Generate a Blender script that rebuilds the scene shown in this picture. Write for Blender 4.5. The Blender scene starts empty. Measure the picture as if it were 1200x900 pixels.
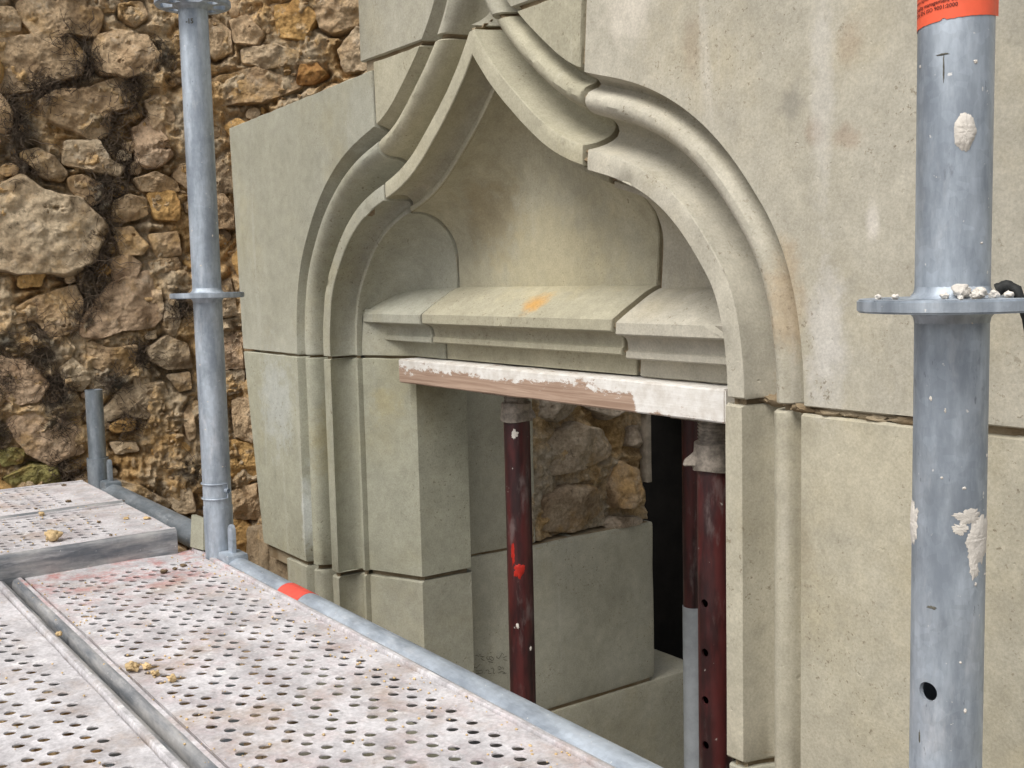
import bpy, bmesh, math, random
import numpy as np
from mathutils import Vector, Matrix, noise as mnoise
from mathutils.geometry import delaunay_2d_cdt

random.seed(7)
rng = np.random.default_rng(7)
SC = bpy.context.scene
COL = SC.collection

# ------------------------------------------------------------------ camera
# world: X runs along the carved wall (right +), Y into the wall, Z up; the camera is the origin
CR = np.array([0.5810, 0.8135, -0.0235]); CU = np.array([-0.0649, 0.0752, 0.9951]); CW = np.array([-0.8113, 0.5766, -0.0965])
CR /= np.linalg.norm(CR); CW -= CW.dot(CR) * CR; CW /= np.linalg.norm(CW); CU = np.cross(CR, CW)
FPX = 1300.0
cam = bpy.data.cameras.new('camera'); camo = bpy.data.objects.new('camera', cam); COL.objects.link(camo)
cam.sensor_width = 36; cam.lens = FPX * 36 / 1200; cam.clip_start = 0.02; cam.clip_end = 500
camo.matrix_world = Matrix([[CR[i], CU[i], -CW[i], 0] for i in range(3)] + [[0, 0, 0, 1]])
SC.camera = camo

# ------------------------------------------------------------------ sky, sun, exposure (bright overcast)
SUNDIR = Vector((0.16, -0.57, 0.81)).normalized()
world = bpy.data.worlds.new('World'); SC.world = world; world.use_nodes = True
wn = world.node_tree; wn.nodes.clear()
sky = wn.nodes.new('ShaderNodeTexSky'); sky.sky_type = 'NISHITA'; sky.sun_disc = False
sky.sun_elevation = math.asin(SUNDIR.z); sky.sun_rotation = math.atan2(SUNDIR.x, SUNDIR.y)
sky.air_density = 1.0; sky.dust_density = 4.0; sky.ozone_density = 1.0
hs = wn.nodes.new('ShaderNodeHueSaturation'); hs.inputs['Saturation'].default_value = 0.30
bg = wn.nodes.new('ShaderNodeBackground'); bg.inputs['Strength'].default_value = 0.085
wo = wn.nodes.new('ShaderNodeOutputWorld')
wn.links.new(sky.outputs[0], hs.inputs['Color']); wn.links.new(hs.outputs[0], bg.inputs['Color']); wn.links.new(bg.outputs[0], wo.inputs[0])
sl = bpy.data.lights.new('sun', 'SUN'); sl.energy = 1.5; sl.angle = math.radians(32); sl.color = (1.0, 0.96, 0.90)
slo = bpy.data.objects.new('sun', sl); COL.objects.link(slo); slo.location = (-2, -4, 6)
slo.rotation_euler = SUNDIR.to_track_quat('Z', 'Y').to_euler()
vs = SC.view_settings; vs.view_transform = 'Standard'; vs.look = 'None'; vs.gamma = 1; vs.use_curve_mapping = False
vs.exposure = 0.80

# ------------------------------------------------------------------ measuring helpers: a photo pixel's ray onto a real plane
def ray(px, py): return (px - 600) * CR - (py - 450) * CU + FPX * CW
def onX(px, py, X): d = ray(px, py); return d * X / d[0]
def onY(px, py, Y): d = ray(px, py); return d * Y / d[1]
def onZ(px, py, Z): d = ray(px, py); return d * Z / d[2]

# ------------------------------------------------------------------ numpy noise
def _hash(i, j, k, s):
    n = (i * 374761393 + j * 668265263 + k * 2147483647 + s * 974634777) & 0x7fffffff
    n = ((n ^ (n >> 13)) * 1274126177) & 0x7fffffff
    return ((n ^ (n >> 16)) & 0xffff) / 65535.0
def vnoise(p, s=0):
    p = np.asarray(p, float); f = np.floor(p).astype(np.int64); t = p - f; t = t * t * (3 - 2 * t)
    i, j, k = f[..., 0], f[..., 1], f[..., 2]; x, y, z = t[..., 0], t[..., 1], t[..., 2]
    r = 0
    for a in (0, 1):
        for b in (0, 1):
            for c in (0, 1):
                r = r + _hash(i + a, j + b, k + c, s) * (x if a else 1 - x) * (y if b else 1 - y) * (z if c else 1 - z)
    return r * 2 - 1
def fbm(p, oct=4, s=0, gain=.5):
    p = np.asarray(p, float); r = 0; a = 1; t = 0
    for o in range(oct):
        r = r + a * vnoise(p * (2 ** o) + o * 17.3, s + o); t += a; a *= gain
    return r / t
def ridged(p, oct=4, s=0):
    p = np.asarray(p, float); r = 0; a = 1; t = 0
    for o in range(oct):
        r = r + a * (1 - 2 * np.abs(vnoise(p * (2 ** o) + o * 9.1, s + o))); t += a; a *= .5
    return r / t

# ------------------------------------------------------------------ object helpers
def mesh_obj(name, v, f, mat, parent=None, smooth=None, color=None):
    me = bpy.data.meshes.new(name); me.from_pydata([tuple(map(float, p)) for p in v], [], [tuple(map(int, q)) for q in f]); me.update()
    return link(name, me, mat, parent, smooth, color)
def link(name, me, mat, parent=None, smooth=None, color=None):
    local = parent is not None and bool(parent.get('local_parts'))
    if mat is not None and not me.materials: me.materials.append(mat)
    if smooth is not None:
        me.shade_smooth()
        me.set_sharp_from_angle(angle=math.radians(smooth))
    o = bpy.data.objects.new(name, me); COL.objects.link(o)
    if parent is not None:
        o.parent = parent; o.matrix_parent_inverse = parent.matrix_world.inverted() if not local else Matrix.Identity(4)
    if color is not None: o.color = (*color, 1)
    return o
def bm_obj(name, bm, mat, parent=None, smooth=None, color=None):
    me = bpy.data.meshes.new(name); bm.to_mesh(me); bm.free()
    return link(name, me, mat, parent, smooth, color)
def tag(o, label, cat, group=None):
    o['label'] = label; o['category'] = cat
    if group: o['group'] = group
    return o
def thing(name, label, cat, loc=(0, 0, 0), group=None):
    o = bpy.data.objects.new(name, None); COL.objects.link(o); o.location = loc; o.empty_display_size = .05
    bpy.context.view_layer.update()
    return tag(o, label, cat, group)
def struct(o): o['kind'] = 'structure'; return o

# ------------------------------------------------------------------ material helpers
class NT:
    def __init__(s, name):
        s.m = bpy.data.materials.new(name); s.m.use_nodes = True; s.t = s.m.node_tree; s.t.nodes.clear()
        s.out = s.n('ShaderNodeOutputMaterial'); s.b = s.n('ShaderNodeBsdfPrincipled'); s.l(s.b.outputs[0], s.out.inputs[0])
        tc = s.n('ShaderNodeTexCoord'); s.co = tc.outputs['Object']
    def n(s, t): return s.t.nodes.new(t)
    def l(s, a, b): s.t.links.new(a, b)
    def put(s, inp, v):
        if hasattr(v, 'is_output'): s.l(v, inp)
        elif isinstance(v, (tuple, list)) and len(v) == 3 and inp.type == 'RGBA': inp.default_value = (*v, 1)
        else: inp.default_value = v
    def noise(s, scale, detail=4, rough=.55, stretch=None, dist=0, col=False, off=None):
        n = s.n('ShaderNodeTexNoise'); n.inputs['Scale'].default_value = scale; n.inputs['Detail'].default_value = detail
        n.inputs['Roughness'].default_value = rough; n.inputs['Distortion'].default_value = dist
        mp = s.n('ShaderNodeMapping'); s.l(s.co, mp.inputs[0])
        if stretch: mp.inputs['Scale'].default_value = stretch
        if off: mp.inputs['Location'].default_value = off
        s.l(mp.outputs[0], n.inputs['Vector'])
        return n.outputs['Color' if col else 'Fac']
    def voro(s, scale, feat='F1', out='Distance', stretch=None):
        n = s.n('ShaderNodeTexVoronoi'); n.feature = feat; n.inputs['Scale'].default_value = scale
        mp = s.n('ShaderNodeMapping'); s.l(s.co, mp.inputs[0])
        if stretch: mp.inputs['Scale'].default_value = stretch
        s.l(mp.outputs[0], n.inputs['Vector']); return n.outputs[out]
    def rng(s, v, a, b, c=0., d=1.):
        n = s.n('ShaderNodeMapRange'); n.clamp = True; n.interpolation_type = 'SMOOTHSTEP'
        s.put(n.inputs[0], v)
        for i, q in enumerate((a, b, c, d)): n.inputs[i + 1].default_value = q
        return n.outputs[0]
    def math(s, op, a, b=0.):
        n = s.n('ShaderNodeMath'); n.operation = op; s.put(n.inputs[0], a); s.put(n.inputs[1], b); return n.outputs[0]
    def mix(s, f, a, b, mode='MIX'):
        n = s.n('ShaderNodeMix'); n.data_type = 'RGBA'; n.blend_type = mode
        s.put(n.inputs[0], f); s.put(n.inputs[6], a); s.put(n.inputs[7], b); return n.outputs[2]
    def sep(s):
        n = s.n('ShaderNodeSeparateXYZ'); s.l(s.co, n.inputs[0]); return n.outputs
    def objcol(s): return s.n('ShaderNodeObjectInfo').outputs['Color']
    def attr(s, name):
        n = s.n('ShaderNodeAttribute'); n.attribute_name = name; return n.outputs['Color']
    def bump(s, h, strength, dist, prev=None):
        n = s.n('ShaderNodeBump'); n.inputs['Strength'].default_value = strength; n.inputs['Distance'].default_value = dist
        s.put(n.inputs['Height'], h)
        if prev: s.l(prev, n.inputs['Normal'])
        return n.outputs[0]
    def fin(s, col, rough=.8, metal=0., bump=None, spec=None):
        s.put(s.b.inputs['Base Color'], col); s.put(s.b.inputs['Roughness'], rough); s.put(s.b.inputs['Metallic'], metal)
        if spec is not None: s.b.inputs['Specular IOR Level'].default_value = spec
        if bump: s.l(bump, s.b.inputs['Normal'])
        return s.m

def m_stone():
    s = NT('dressed_stone')
    a = s.rng(s.noise(2.2, 9, .72), .30, .70)
    c = s.mix(a, (.335, .322, .262), (.425, .412, .350))
    y = s.rng(s.noise(3.6, 6, .62, off=(3, 1, 5)), .48, .74, 0, .50)
    c = s.mix(y, c, (.395, .348, .225))
    m2 = s.rng(s.noise(11, 9, .75, dist=.4), .30, .72, .91, 1.09)
    c = s.mix(1., c, m2, 'MULTIPLY')
    st = s.rng(s.noise(1, 4, .6, stretch=(19, 19, 1.3), dist=.4), .60, .80, 0, .42)
    c = s.mix(st, c, (.54, .53, .49))
    dk = s.rng(s.noise(1, 7, .72, stretch=(9, 9, 6), off=(7, 3, 2), dist=1.2), .62, .80, 0, .50)
    c = s.mix(dk, c, (.225, .190, .130))
    for (px, py, Y, w, h, col, amt) in STAINS:
        p = onY(px, py, Y); mp = s.n('ShaderNodeMapping'); mp.vector_type = 'POINT'
        mp.inputs['Scale'].default_value = (1 / w, 1 / .09, 1 / h); mp.inputs['Location'].default_value = (-p[0] / w, -p[1] / .09, -p[2] / h); s.l(s.co, mp.inputs[0])
        ln = s.n('ShaderNodeVectorMath'); ln.operation = 'LENGTH'; s.l(mp.outputs[0], ln.inputs[0])
        k = s.math('ADD', ln.outputs['Value'], s.math('MULTIPLY', s.math('SUBTRACT', s.noise(26, 6, .7), .5), 2.2))
        c = s.mix(s.rng(k, 1.15, .25, 0, amt), c, col)
    X_, Y_, Z_ = s.sep()
    jd = None
    for k in (s.math('ABSOLUTE', s.math('ADD', Z_, .158)), s.math('ABSOLUTE', s.math('ADD', Z_, -.397)), s.math('ABSOLUTE', s.math('ADD', Z_, .612)),
              s.math('ABSOLUTE', s.math('ADD', s.math('ADD', X_, 1.247), s.math('MULTIPLY', Z_, -.085))), s.math('ABSOLUTE', s.math('ADD', X_, 1.815))):
        jd = k if jd is None else s.math('MINIMUM', jd, k)
    smear = s.rng(s.math('ADD', jd, s.math('MULTIPLY', s.noise(38, 6, .75), .030)), .0165, .0085, 0, .75)
    c = s.mix(smear, c, (.36, .285, .180))
    sm = s.rng(s.noise(42, 6, .72), .28, .74, .90, 1.08)
    c = s.mix(1., c, s.rng(s.noise(330, 4, .7), .25, .75, .86, 1.13), 'MULTIPLY')
    c = s.mix(1., c, sm, 'MULTIPLY')
    sp = s.math('MULTIPLY', s.rng(s.noise(150, 4, .7), .60, .66, 0, .75), s.rng(s.noise(6, 5, .6, off=(9, 9, 1)), .45, .62))
    c = s.mix(sp, c, (.15, .125, .085))
    sc_ = s.rng(s.noise(1, 5, .75, stretch=(120, 120, 26), off=(4, 9, 4), dist=1.5), .70, .76, 0, .45)
    c = s.mix(sc_, c, (.60, .58, .53))
    sw = s.rng(s.noise(110, 4, .7, off=(4, 4, 4)), .68, .75, 0, .50)
    c = s.mix(sw, c, (.62, .60, .55))
    c = s.mix(1., c, s.objcol(), 'MULTIPLY')
    b = s.bump(s.noise(4, 3, .5), .25, .004)
    b = s.bump(s.noise(1, 5, .7, stretch=(60, 60, 35)), .10, .0012, b)
    b = s.bump(s.noise(300, 5, .7), .45, .0006, b)
    b = s.bump(s.rng(s.noise(75, 2, .5, off=(1, 9, 4)), .70, .78), .5, -.0012, b)
    return s.fin(c, s.rng(s.noise(20, 3), .3, .7, .78, .95), 0, b, .3)
# stains, smears and scrapes that the stones carry: pixel of the photo, depth of the face, half width, half height, colour, strength
STAINS = [(632, 356, 1.12, .035, .020, (.52, .285, .075), .85), (737, 14, 1.0, .055, .045, (.60, .57, .50), .55), (927, 122, 1.0, .020, .026, (.20, .195, .17), .55), (955, 155, 1.0, .020, .018, (.27, .215, .16), .55),
          (993, 160, 1.0, .028, .016, (.28, .22, .165), .55), (1000, 50, 1.0, .022, .030, (.30, .24, .17), .5), (812, 55, 1.0, .022, .050, (.29, .24, .18), .45), (920, 350, 1.0, .035, .080, (.36, .275, .17), .55),
          (1024, 262, 1.0, .010, .026, (.62, .60, .56), .5), (965, 100, 1.0, .018, .160, (.53, .53, .51), .35), (970, 400, 1.0, .03, .11, (.52, .52, .51), .5), (358, 600, 1.0, .020, .10, (.60, .61, .62), .85), (325, 470, 1.0, .10, .13, (.50, .51, .52), .7),
          (376, 520, 1.01, .04, .12, (.34, .285, .16), .6), (905, 447, 1.03, .018, .022, (.34, .24, .13), .8), (440, 475, 1.07, .05, .05, (.40, .34, .20), .55), (580, 250, 1.165, .10, .09, (.33, .275, .18), .5), (650, 300, 1.165, .20, .12, (.46, .42, .30), .5), (940, 640, 1.0, .018, .08, (.25, .225, .165), .6), (1020, 560, 1.0, .12, .07, (.45, .43, .35), .6)]
def m_mortar():
    s = NT('joint_mortar')
    c = s.mix(s.rng(s.noise(14, 5), .35, .65), (.20, .145, .085), (.33, .27, .185))
    b = s.bump(s.noise(90, 6, .7), .8, .004)
    return s.fin(c, .95, 0, b, .1)

def m_rock():
    s = NT('rubble_stone')
    base = s.objcol()
    v = s.rng(s.noise(11, 7, .65), .28, .72)
    c = s.mix(v, s.mix(1., base, (.66, .58, .50), 'MULTIPLY'), s.mix(1., base, (1.22, 1.20, 1.16), 'MULTIPLY'))
    o = s.rng(s.noise(6.5, 7, .7, off=(2, 8, 1)), .50, .68, 0, .62)
    c = s.mix(o, c, (.50, .31, .115))
    g = s.rng(s.noise(17, 6, .7, off=(5, 2, 9)), .56, .70, 0, .50)
    c = s.mix(g, c, (.54, .475, .375))
    d = s.rng(s.noise(30, 7, .75, off=(1, 5, 3)), .56, .68, 0, .68)
    c = s.mix(d, c, (.085, .060, .036))
    c = s.mix(1., c, s.rng(s.noise(130, 5, .7), .25, .75, .70, 1.25), 'MULTIPLY')
    b = s.bump(s.noise(40, 8, .75), .9, .013)
    b = s.bump(s.noise(190, 6, .75), .8, .0030, b)
    return s.fin(c, .93, 0, b, .15)

def m_earth():
    s = NT('clay_and_earth')
    v = s.rng(s.noise(15, 7, .7), .3, .7)
    c = s.mix(v, (.42, .255, .100), (.62, .43, .225))
    g = s.rng(s.noise(7, 7, .7, off=(3, 3, 3)), .42, .60)
    c = s.mix(g, c, (.46, .365, .245))
    c = s.mix(1., c, s.attr('tone'), 'MULTIPLY')
    c = s.mix(1., c, s.rng(s.noise(120, 5, .7), .25, .75, .65, 1.3), 'MULTIPLY')
    b = s.bump(s.noise(55, 8, .75), .9, .010)
    return s.fin(c, .97, 0, b, .1)

def m_galv(name, a=(.27, .31, .36), b_=(.51, .57, .635), metal=.5, dust=.25, st=(34, 34, 9)):
    s = NT(name)
    sc = lambda k: tuple(q * k for q in st)
    c = s.mix(s.rng(s.noise(1, 6, .65, stretch=st), .32, .68), a, b_)
    pt = s.rng(s.voro(160, out='Color'), .2, .9, .95, 1.05)
    c = s.mix(1., c, pt, 'MULTIPLY')
    dk = s.rng(s.noise(1, 6, .75, stretch=sc(2.3), off=(2, 2, 2)), .62, .72, 0, .60)
    c = s.mix(dk, c, (.16, .175, .20))
    wh = s.rng(s.noise(1, 6, .7, stretch=sc(.9), off=(8, 1, 4)), .55, .78, 0, .75)
    c = s.mix(s.math('MULTIPLY', wh, dust * 3), c, (.66, .67, .69))
    sr = s.rng(s.noise(1, 5, .7, stretch=sc(6.5), off=(5, 3, 1)), .66, .72, 0, .55)
    c = s.mix(sr, c, (.12, .13, .15))
    sp = s.rng(s.noise(190, 2, .5), .72, .76, 0, .8)
    c = s.mix(sp, c, (.78, .77, .74))
    b = s.bump(s.noise(120, 5, .7), .25, .0008)
    return s.fin(c, s.rng(s.noise(30, 5), .3, .7, .46, .66), s.math('SUBTRACT', metal, s.math('MULTIPLY', wh, .4)), b)

def m_deck(name, red):
    s = NT(name)
    c = s.mix(s.rng(s.noise(16, 6, .65), .32, .66), (.40, .385, .395), (.62, .605, .62))
    br = s.rng(s.noise(8, 7, .7, off=(3, 1, 0)), .47, .70, 0, .80)
    c = s.mix(br, c, (.37, .295, .245))
    w = s.rng(s.noise(21, 6, .7, off=(9, 1, 0)), .60, .70, 0, .85)
    c = s.mix(w, c, (.76, .75, .74))
    r = s.rng(s.noise(19, 7, .75, off=(1, 7, 0)), .44, .66, 0, .60)
    x = s.sep()[0]
    near = s.rng(x, .05, .34, red * 1.5, red * .22)
    c = s.mix(s.math('MULTIPLY', r, near), c, (.46, .19, .17))
    dk = s.rng(s.noise(45, 7, .78, off=(2, 2, 0)), .58, .72, 0, .65)
    c = s.mix(dk, c, (.17, .155, .145))
    c = s.mix(1., c, s.rng(s.noise(170, 4, .7), .25, .75, .80, 1.18), 'MULTIPLY')
    b = s.bump(s.noise(60, 7, .7), .5, .002)
    return s.fin(c, .82, .0, b, .3)

def m_prop():
    s = NT('maroon_prop_paint')
    c = s.mix(s.rng(s.noise(1, 5, .65, stretch=(40, 40, 7)), .35, .65), (.020, .006, .007), (.075, .014, .014))
    d = s.rng(s.noise(1, 6, .7, stretch=(30, 30, 9), off=(4, 2, 1)), .55, .72, 0, .6)
    c = s.mix(d, c, (.16, .125, .12))
    w = s.rng(s.noise(85, 4, .6, off=(4, 2, 1)), .70, .76, 0, .7)
    c = s.mix(w, c, (.55, .52, .48))
    return s.fin(c, s.rng(s.noise(25, 4), .3, .7, .30, .55), .0, s.bump(s.noise(90, 5, .7), .3, .0008), .5)

def m_board():
    s = NT('whitewashed_board')
    x, y, z = s.sep()
    g = s.noise(1, 6, .65, stretch=(4, 60, 160), dist=.6)
    wood = s.mix(s.rng(g, .3, .7), (.29, .195, .140), (.47, .345, .265))
    f = s.noise(1, 9, .80, stretch=(17, 38, 38))
    zz = s.rng(z, -.205, -.158, -.20, .13)          # the whitewash ran from the top edge down
    xx = s.rng(x, -1.235, -1.215, 0, .26)              # and the last stretch was painted over
    k = s.math('ADD', s.math('ADD', f, zz), xx)
    w = s.rng(k, .505, .56, 0, .95)
    wc = s.mix(s.rng(s.noise(40, 5, .7), .3, .7), (.62, .59, .54), (.80, .79, .76))
    c = s.mix(w, wood, wc)
    b = s.bump(g, .4, .0015); b = s.bump(k, .3, .0012, b)
    return s.fin(c, .85, 0, b, .2)

def plain(name, col, rough=.8, metal=0, nscale=40, amt=.25, bump=.3):
    s = NT(name)
    c = s.mix(s.rng(s.noise(nscale, 6, .7), .3, .7), tuple(q * (1 - amt) for q in col), tuple(min(1, q * (1 + amt)) for q in col))
    return s.fin(c, rough, metal, s.bump(s.noise(nscale * 2.5, 5, .7), bump, .0015), .3)

STONE = m_stone(); MORTAR = m_mortar(); ROCK = m_rock(); EARTH = m_earth()
GALV = m_galv('galvanised_steel'); GALVB = m_galv('weathered_galvanised_steel', (.17, .20, .225), (.32, .355, .39), .6, .15)
RAIL = m_galv('dusty_galvanised_rail', (.13, .145, .165), (.44, .43, .42), .25, .30, (7, 40, 40))
GALVBX = m_galv('weathered_galvanised_steel_lengthwise', (.17, .20, .225), (.32, .355, .39), .6, .15, (9, 34, 34))
GALVX = m_galv('galvanised_steel_lengthwise', st=(9, 34, 34))
DECK = m_deck('dusty_red_deck', 1.0); DECK2 = m_deck('dusty_grey_deck', .15); PROP = m_prop(); BOARD = m_board()
CAST = plain('dusty_cast_iron', (.30, .265, .225), .7, .35, 60, .45, .6)
TAPE = plain('red_tape', (.66, .085, .06), .55, 0, 60, .15, .1)
REDP = plain('red_paint_splash', (.38, .022, .014), .45, 0, 80, .2, .2)
PLAST = plain('plaster_splash', (.66, .62, .56), .95, 0, 60, .15, .8)
ORANGE = plain('orange_sticker', (.86, .135, .065), .45, 0, 12, .12, .05)
INK = plain('printed_ink', (.10, .018, .014), .6, 0, 40, .05, .0)
PENCIL = plain('pencil_mark', (.12, .115, .095), .9, 0, 200, .3, .0)
RUBBER = plain('black_rubber', (.022, .023, .022), .6, 0, 90, .4, .4)
DARK = plain('shade_black_masonry', (.012, .0105, .009), .95, 0, 9, .4, .8)  # the void's deep shade is put into this near-black colour
CRUMB = plain('sandy_mortar', (.56, .41, .22), .95, 0, 60, .25, .8)
SOIL = plain('dark_soil_crumb', (.16, .115, .07), .95, 0, 60, .3, .8)
ROOT = plain('dry_roots', (.075, .055, .038), .9, 0, 30, .5, .2)
GROUND = plain('trodden_ground', (.13, .105, .080), .95, 0, 5, .35, .9)
GREYPL = plain('grey_plastic', (.33, .35, .37), .5, 0, 20, .15, .1)
WOODB = plain('weathered_batten', (.30, .26, .21), .85, 0, 30, .3, .5)

# ------------------------------------------------------------------ ground and the dark interior behind the opening
GZ = -3.2
n = 60; gs = np.linspace(-1, 1, n + 1); gs = np.sign(gs) * np.abs(gs) ** 2.2 * 120
gx, gy = np.meshgrid(gs - 1, gs - 1, indexing='ij'); gzz = GZ + .03 * fbm(np.stack([gx * .7, gy * .7, gx * 0], -1), 3)
gv = np.stack([gx, gy, gzz], -1).reshape(-1, 3)
gf = [(i * (n + 1) + j, (i + 1) * (n + 1) + j, (i + 1) * (n + 1) + j + 1, i * (n + 1) + j + 1) for i in range(n) for j in range(n)]
struct(mesh_obj('ground', gv, gf, GROUND, smooth=60))

# ------------------------------------------------------------------ the carved wall
XC = -1.515
pts = [(.552, -1.30), (.552, -1.0), (.552, -.60), (.552, -.30), (.552, -.158), (.551, -.12), (.547, -.085), (.537, -.039), (.524, -.010), (.505, .015),
       (.477, .050), (.439, .085), (.392, .114), (.345, .133), (.294, .147), (.250, .160), (.208, .178), (.165, .204), (.115, .242),
       (.068, .281), (.033, .315), (0, .353), (-.030, .396), (-.052, .445), (-.066, .50), (-.075, .56), (-.080, .64), (-.082, .80)]
def smooth_path(p, step=.007):
    p = np.array(p, float); out = []
    q = np.vstack([2 * p[0] - p[1], p, 2 * p[-1] - p[-2]])
    for i in range(1, len(q) - 2):
        p0, p1, p2, p3 = q[i - 1], q[i], q[i + 1], q[i + 2]
        for t in np.linspace(0, 1, 40, endpoint=False):
            out.append(.5 * ((2 * p1) + (-p0 + p2) * t + (2 * p0 - 5 * p1 + 4 * p2 - p3) * t * t + (-p0 + 3 * p1 - 3 * p2 + p3) * t ** 3))
    out.append(p[-1]); out = np.array(out)
    d = np.r_[0, np.cumsum(np.linalg.norm(np.diff(out, axis=0), axis=1))]
    s = np.arange(0, d[-1], step); o = np.stack([np.interp(s, d, out[:, k]) for k in (0, 1)], 1)
    for _ in range(14): o[1:-1] = .25 * o[:-2] + .5 * o[1:-1] + .25 * o[2:]
    return o
path = smooth_path(pts)
keep = [i for i in range(len(path)) if path[i, 1] > -.22 or i % 12 == 0]; path = path[keep]
PX, PZ = XC - path[:, 0], path[:, 1]
tx, tz = np.gradient(PX), np.gradient(PZ); tl = np.hypot(tx, tz); NX, NZ = -tz / tl, tx / tl
# profile across the moulding: n = outwards from the inner edge of the front fillet, d = depth behind the wall face
prof = [(.131, 0), (.1295, .004), (.127, .014), (.1225, .026), (.1170, .031), (.1125, .027), (.1095, .018), (.1050, .0090), (.0985, .0040), (.0920, .0032),
        (.0855, .0062), (.0805, .0120), (.0770, .020), (.0752, .032), (.0740, .046), (.0700, .058), (.0635, .066), (.0560, .0685), (.0490, .0655), (.0425, .057),
        (.0372, .045), (.0325, .031), (.0295, .0180), (.0285, .0130), (.0270, .0120), (.0145, .0115), (.0015, .0120), (.0002, .0135), (.0040, .022), (.0070, .033), (.0076, .045),
        (.0056, .056), (.0010, .0645), (-.0045, .0690), (-.0090, .0695), (-.0122, .0670), (-.0130, .0640), (-.0138, .0632), (-.0205, .0632), (-.0218, .0640), (-.0222, .0670), (-.0222, .0750)]
cav = [(-.022 - .085 * (1 - math.cos(t)), .075 + .090 * math.sin(t)) for t in np.linspace(.1, math.pi / 2, 12)]
def offs(n): return PX + n * NX, PZ + n * NZ

class Sheets:
    def __init__(s): s.v = []; s.f = []
    def grid(s, g, flip=False):
        g = np.asarray(g, float); a, b = g.shape[:2]; o = len(s.v); s.v.extend(map(tuple, g.reshape(-1, 3)))
        for i in range(a - 1):
            for j in range(b - 1):
                q = (o + i * b + j, o + i * b + j + 1, o + (i + 1) * b + j + 1, o + (i + 1) * b + j)
                s.f.append(q[::-1] if flip else q)
S = Sheets()
# swept moulding (with the hollow behind the inner fillet only above the cornice)
def hand(i, j, n, d):
    p = Vector((PX[i] * 9, n * 60, PZ[i] * 9)); w = .0007 * mnoise.noise(p) + .0004 * mnoise.noise(p * 4)
    if (n, d) in ((.0270, .0120), (.0015, .0120)): w += max(0, mnoise.noise(Vector((PX[i] * 30, j, PZ[i] * 30))) - .40) * .016
    return (PX[i] + n * NX[i], 1 + d + (w if j and (n, d) != cav[-1] else 0), PZ[i] + n * NZ[i])
S.grid([[hand(i, j, n, d) for j, (n, d) in enumerate(prof)] for i in range(len(PX))])
up = [i for i in range(len(PX)) if PZ[i] > -.075]
S.grid([[hand(i, len(prof) - 1 + j, n, d) for j, (n, d) in enumerate([prof[-1]] + cav)] for i in up])
# tympanum back
ex, ez = offs(cav[-1][0])
S.grid([[(ex[i] + (XC + .0 - ex[i]) * t, 1.165, ez[i]) for t in np.linspace(0, 1, 9)] for i in up if ex[i] < XC - .001])
# wall face left of the moulding
ox, oz = offs(prof[0][0])
ok = [i for i in range(len(ox)) if i == 0 or oz[i] > oz[i - 1]]
S.grid([[(-2.75 + (ox[i] + 2.75) * t, 1.0, oz[i]) for t in np.linspace(0, 1, 9)] for i in ok])
# jamb splay + lintel face + cornice + reveal
XF = PX[0] + .0222; XA = -1.923
zs = np.r_[np.linspace(-1.28, -.20, 5), -.156, -.12, -.06]
S.grid([[(XF + (XA - XF) * t, 1.075 + .055 * t, z) for t in np.linspace(0, 1, 5)] for z in zs])
S.grid([[(XA + (XC - XA) * t, 1.13, z) for t in np.linspace(0, 1, 7)] for z in (-.156, -.135, -.10)])
S.grid([[(XA + (XC - XA) * t, y, -.156) for t in np.linspace(0, 1, 7)] for y in (1.25, 1.13)])
S.grid([[(XA, y, z) for y in (1.13, 1.19, 1.25)] for z in np.linspace(-1.28, -.156, 6)])
S.grid([[(x, 1.25, z) for x in (XA, -1.96, -2.02)] for z in np.linspace(-1.28, -.156, 6)])
corn = [(1.168, -.019), (1.158, -.0215), (1.140, -.0295), (1.118, -.0425), (1.098, -.0545), (1.080, -.0665), (1.0772, -.0690), (1.0768, -.0850), (1.0785, -.0870), (1.090, -.0885),
        (1.0975, -.0925), (1.1015, -.0985), (1.1030, -.1065), (1.1035, -.1110), (1.0995, -.1130), (1.0990, -.1215), (1.1010, -.1235), (1.1300, -.1260)]
def nose(x, y, z):
    c = max(0, mnoise.noise(Vector((x * 28, 3, 7))) - .38) * .014 if y < 1.079 else 0
    return (x, y + c + .0006 * mnoise.noise(Vector((x * 12, y * 40, z * 40))), z)
S.grid([[nose(-2.05 + (XC + 2.05) * t, y, z) for t in np.linspace(0, 1, 48)] for (y, z) in corn[::-1]])

def assembly(right):
    bm = bmesh.new(); v = np.array(S.v)
    if right:
        mk = (v[:, 1] > 1.0749) & (v[:, 2] < -.076) & (v[:, 0] <= XA + 1e-4)
        v[mk, 0] = XF + (v[mk, 0] - XF) * ((-1.980 - XF) / (XA - XF))
        v = v * [-1, 1, 1] + [2 * XC, 0, 0]
    vs_ = [bm.verts.new(p) for p in v]
    for q in S.f:
        try: bm.faces.new([vs_[k] for k in (q if right else q[::-1])])
        except ValueError: pass
    bmesh.ops.remove_doubles(bm, verts=bm.verts, dist=2e-5)
    cut(bm, (XC, 0, 0), (-1, 0, 0) if right else (1, 0, 0))
    if right:                                     # the plain wall face runs on to the right
        for vv in bm.verts:
            if vv.co.x > -.30 and abs(vv.co.y - 1) < 1e-5: vv.co.x = -.30 + (vv.co.x + .30) * 3.2
    return bm
def cut(bm, co, no):          # drops what lies on the +normal side
    bmesh.ops.bisect_plane(bm, geom=bm.verts[:] + bm.edges[:] + bm.faces[:], dist=1e-6, plane_co=co, plane_no=no, clear_outer=True)
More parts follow.
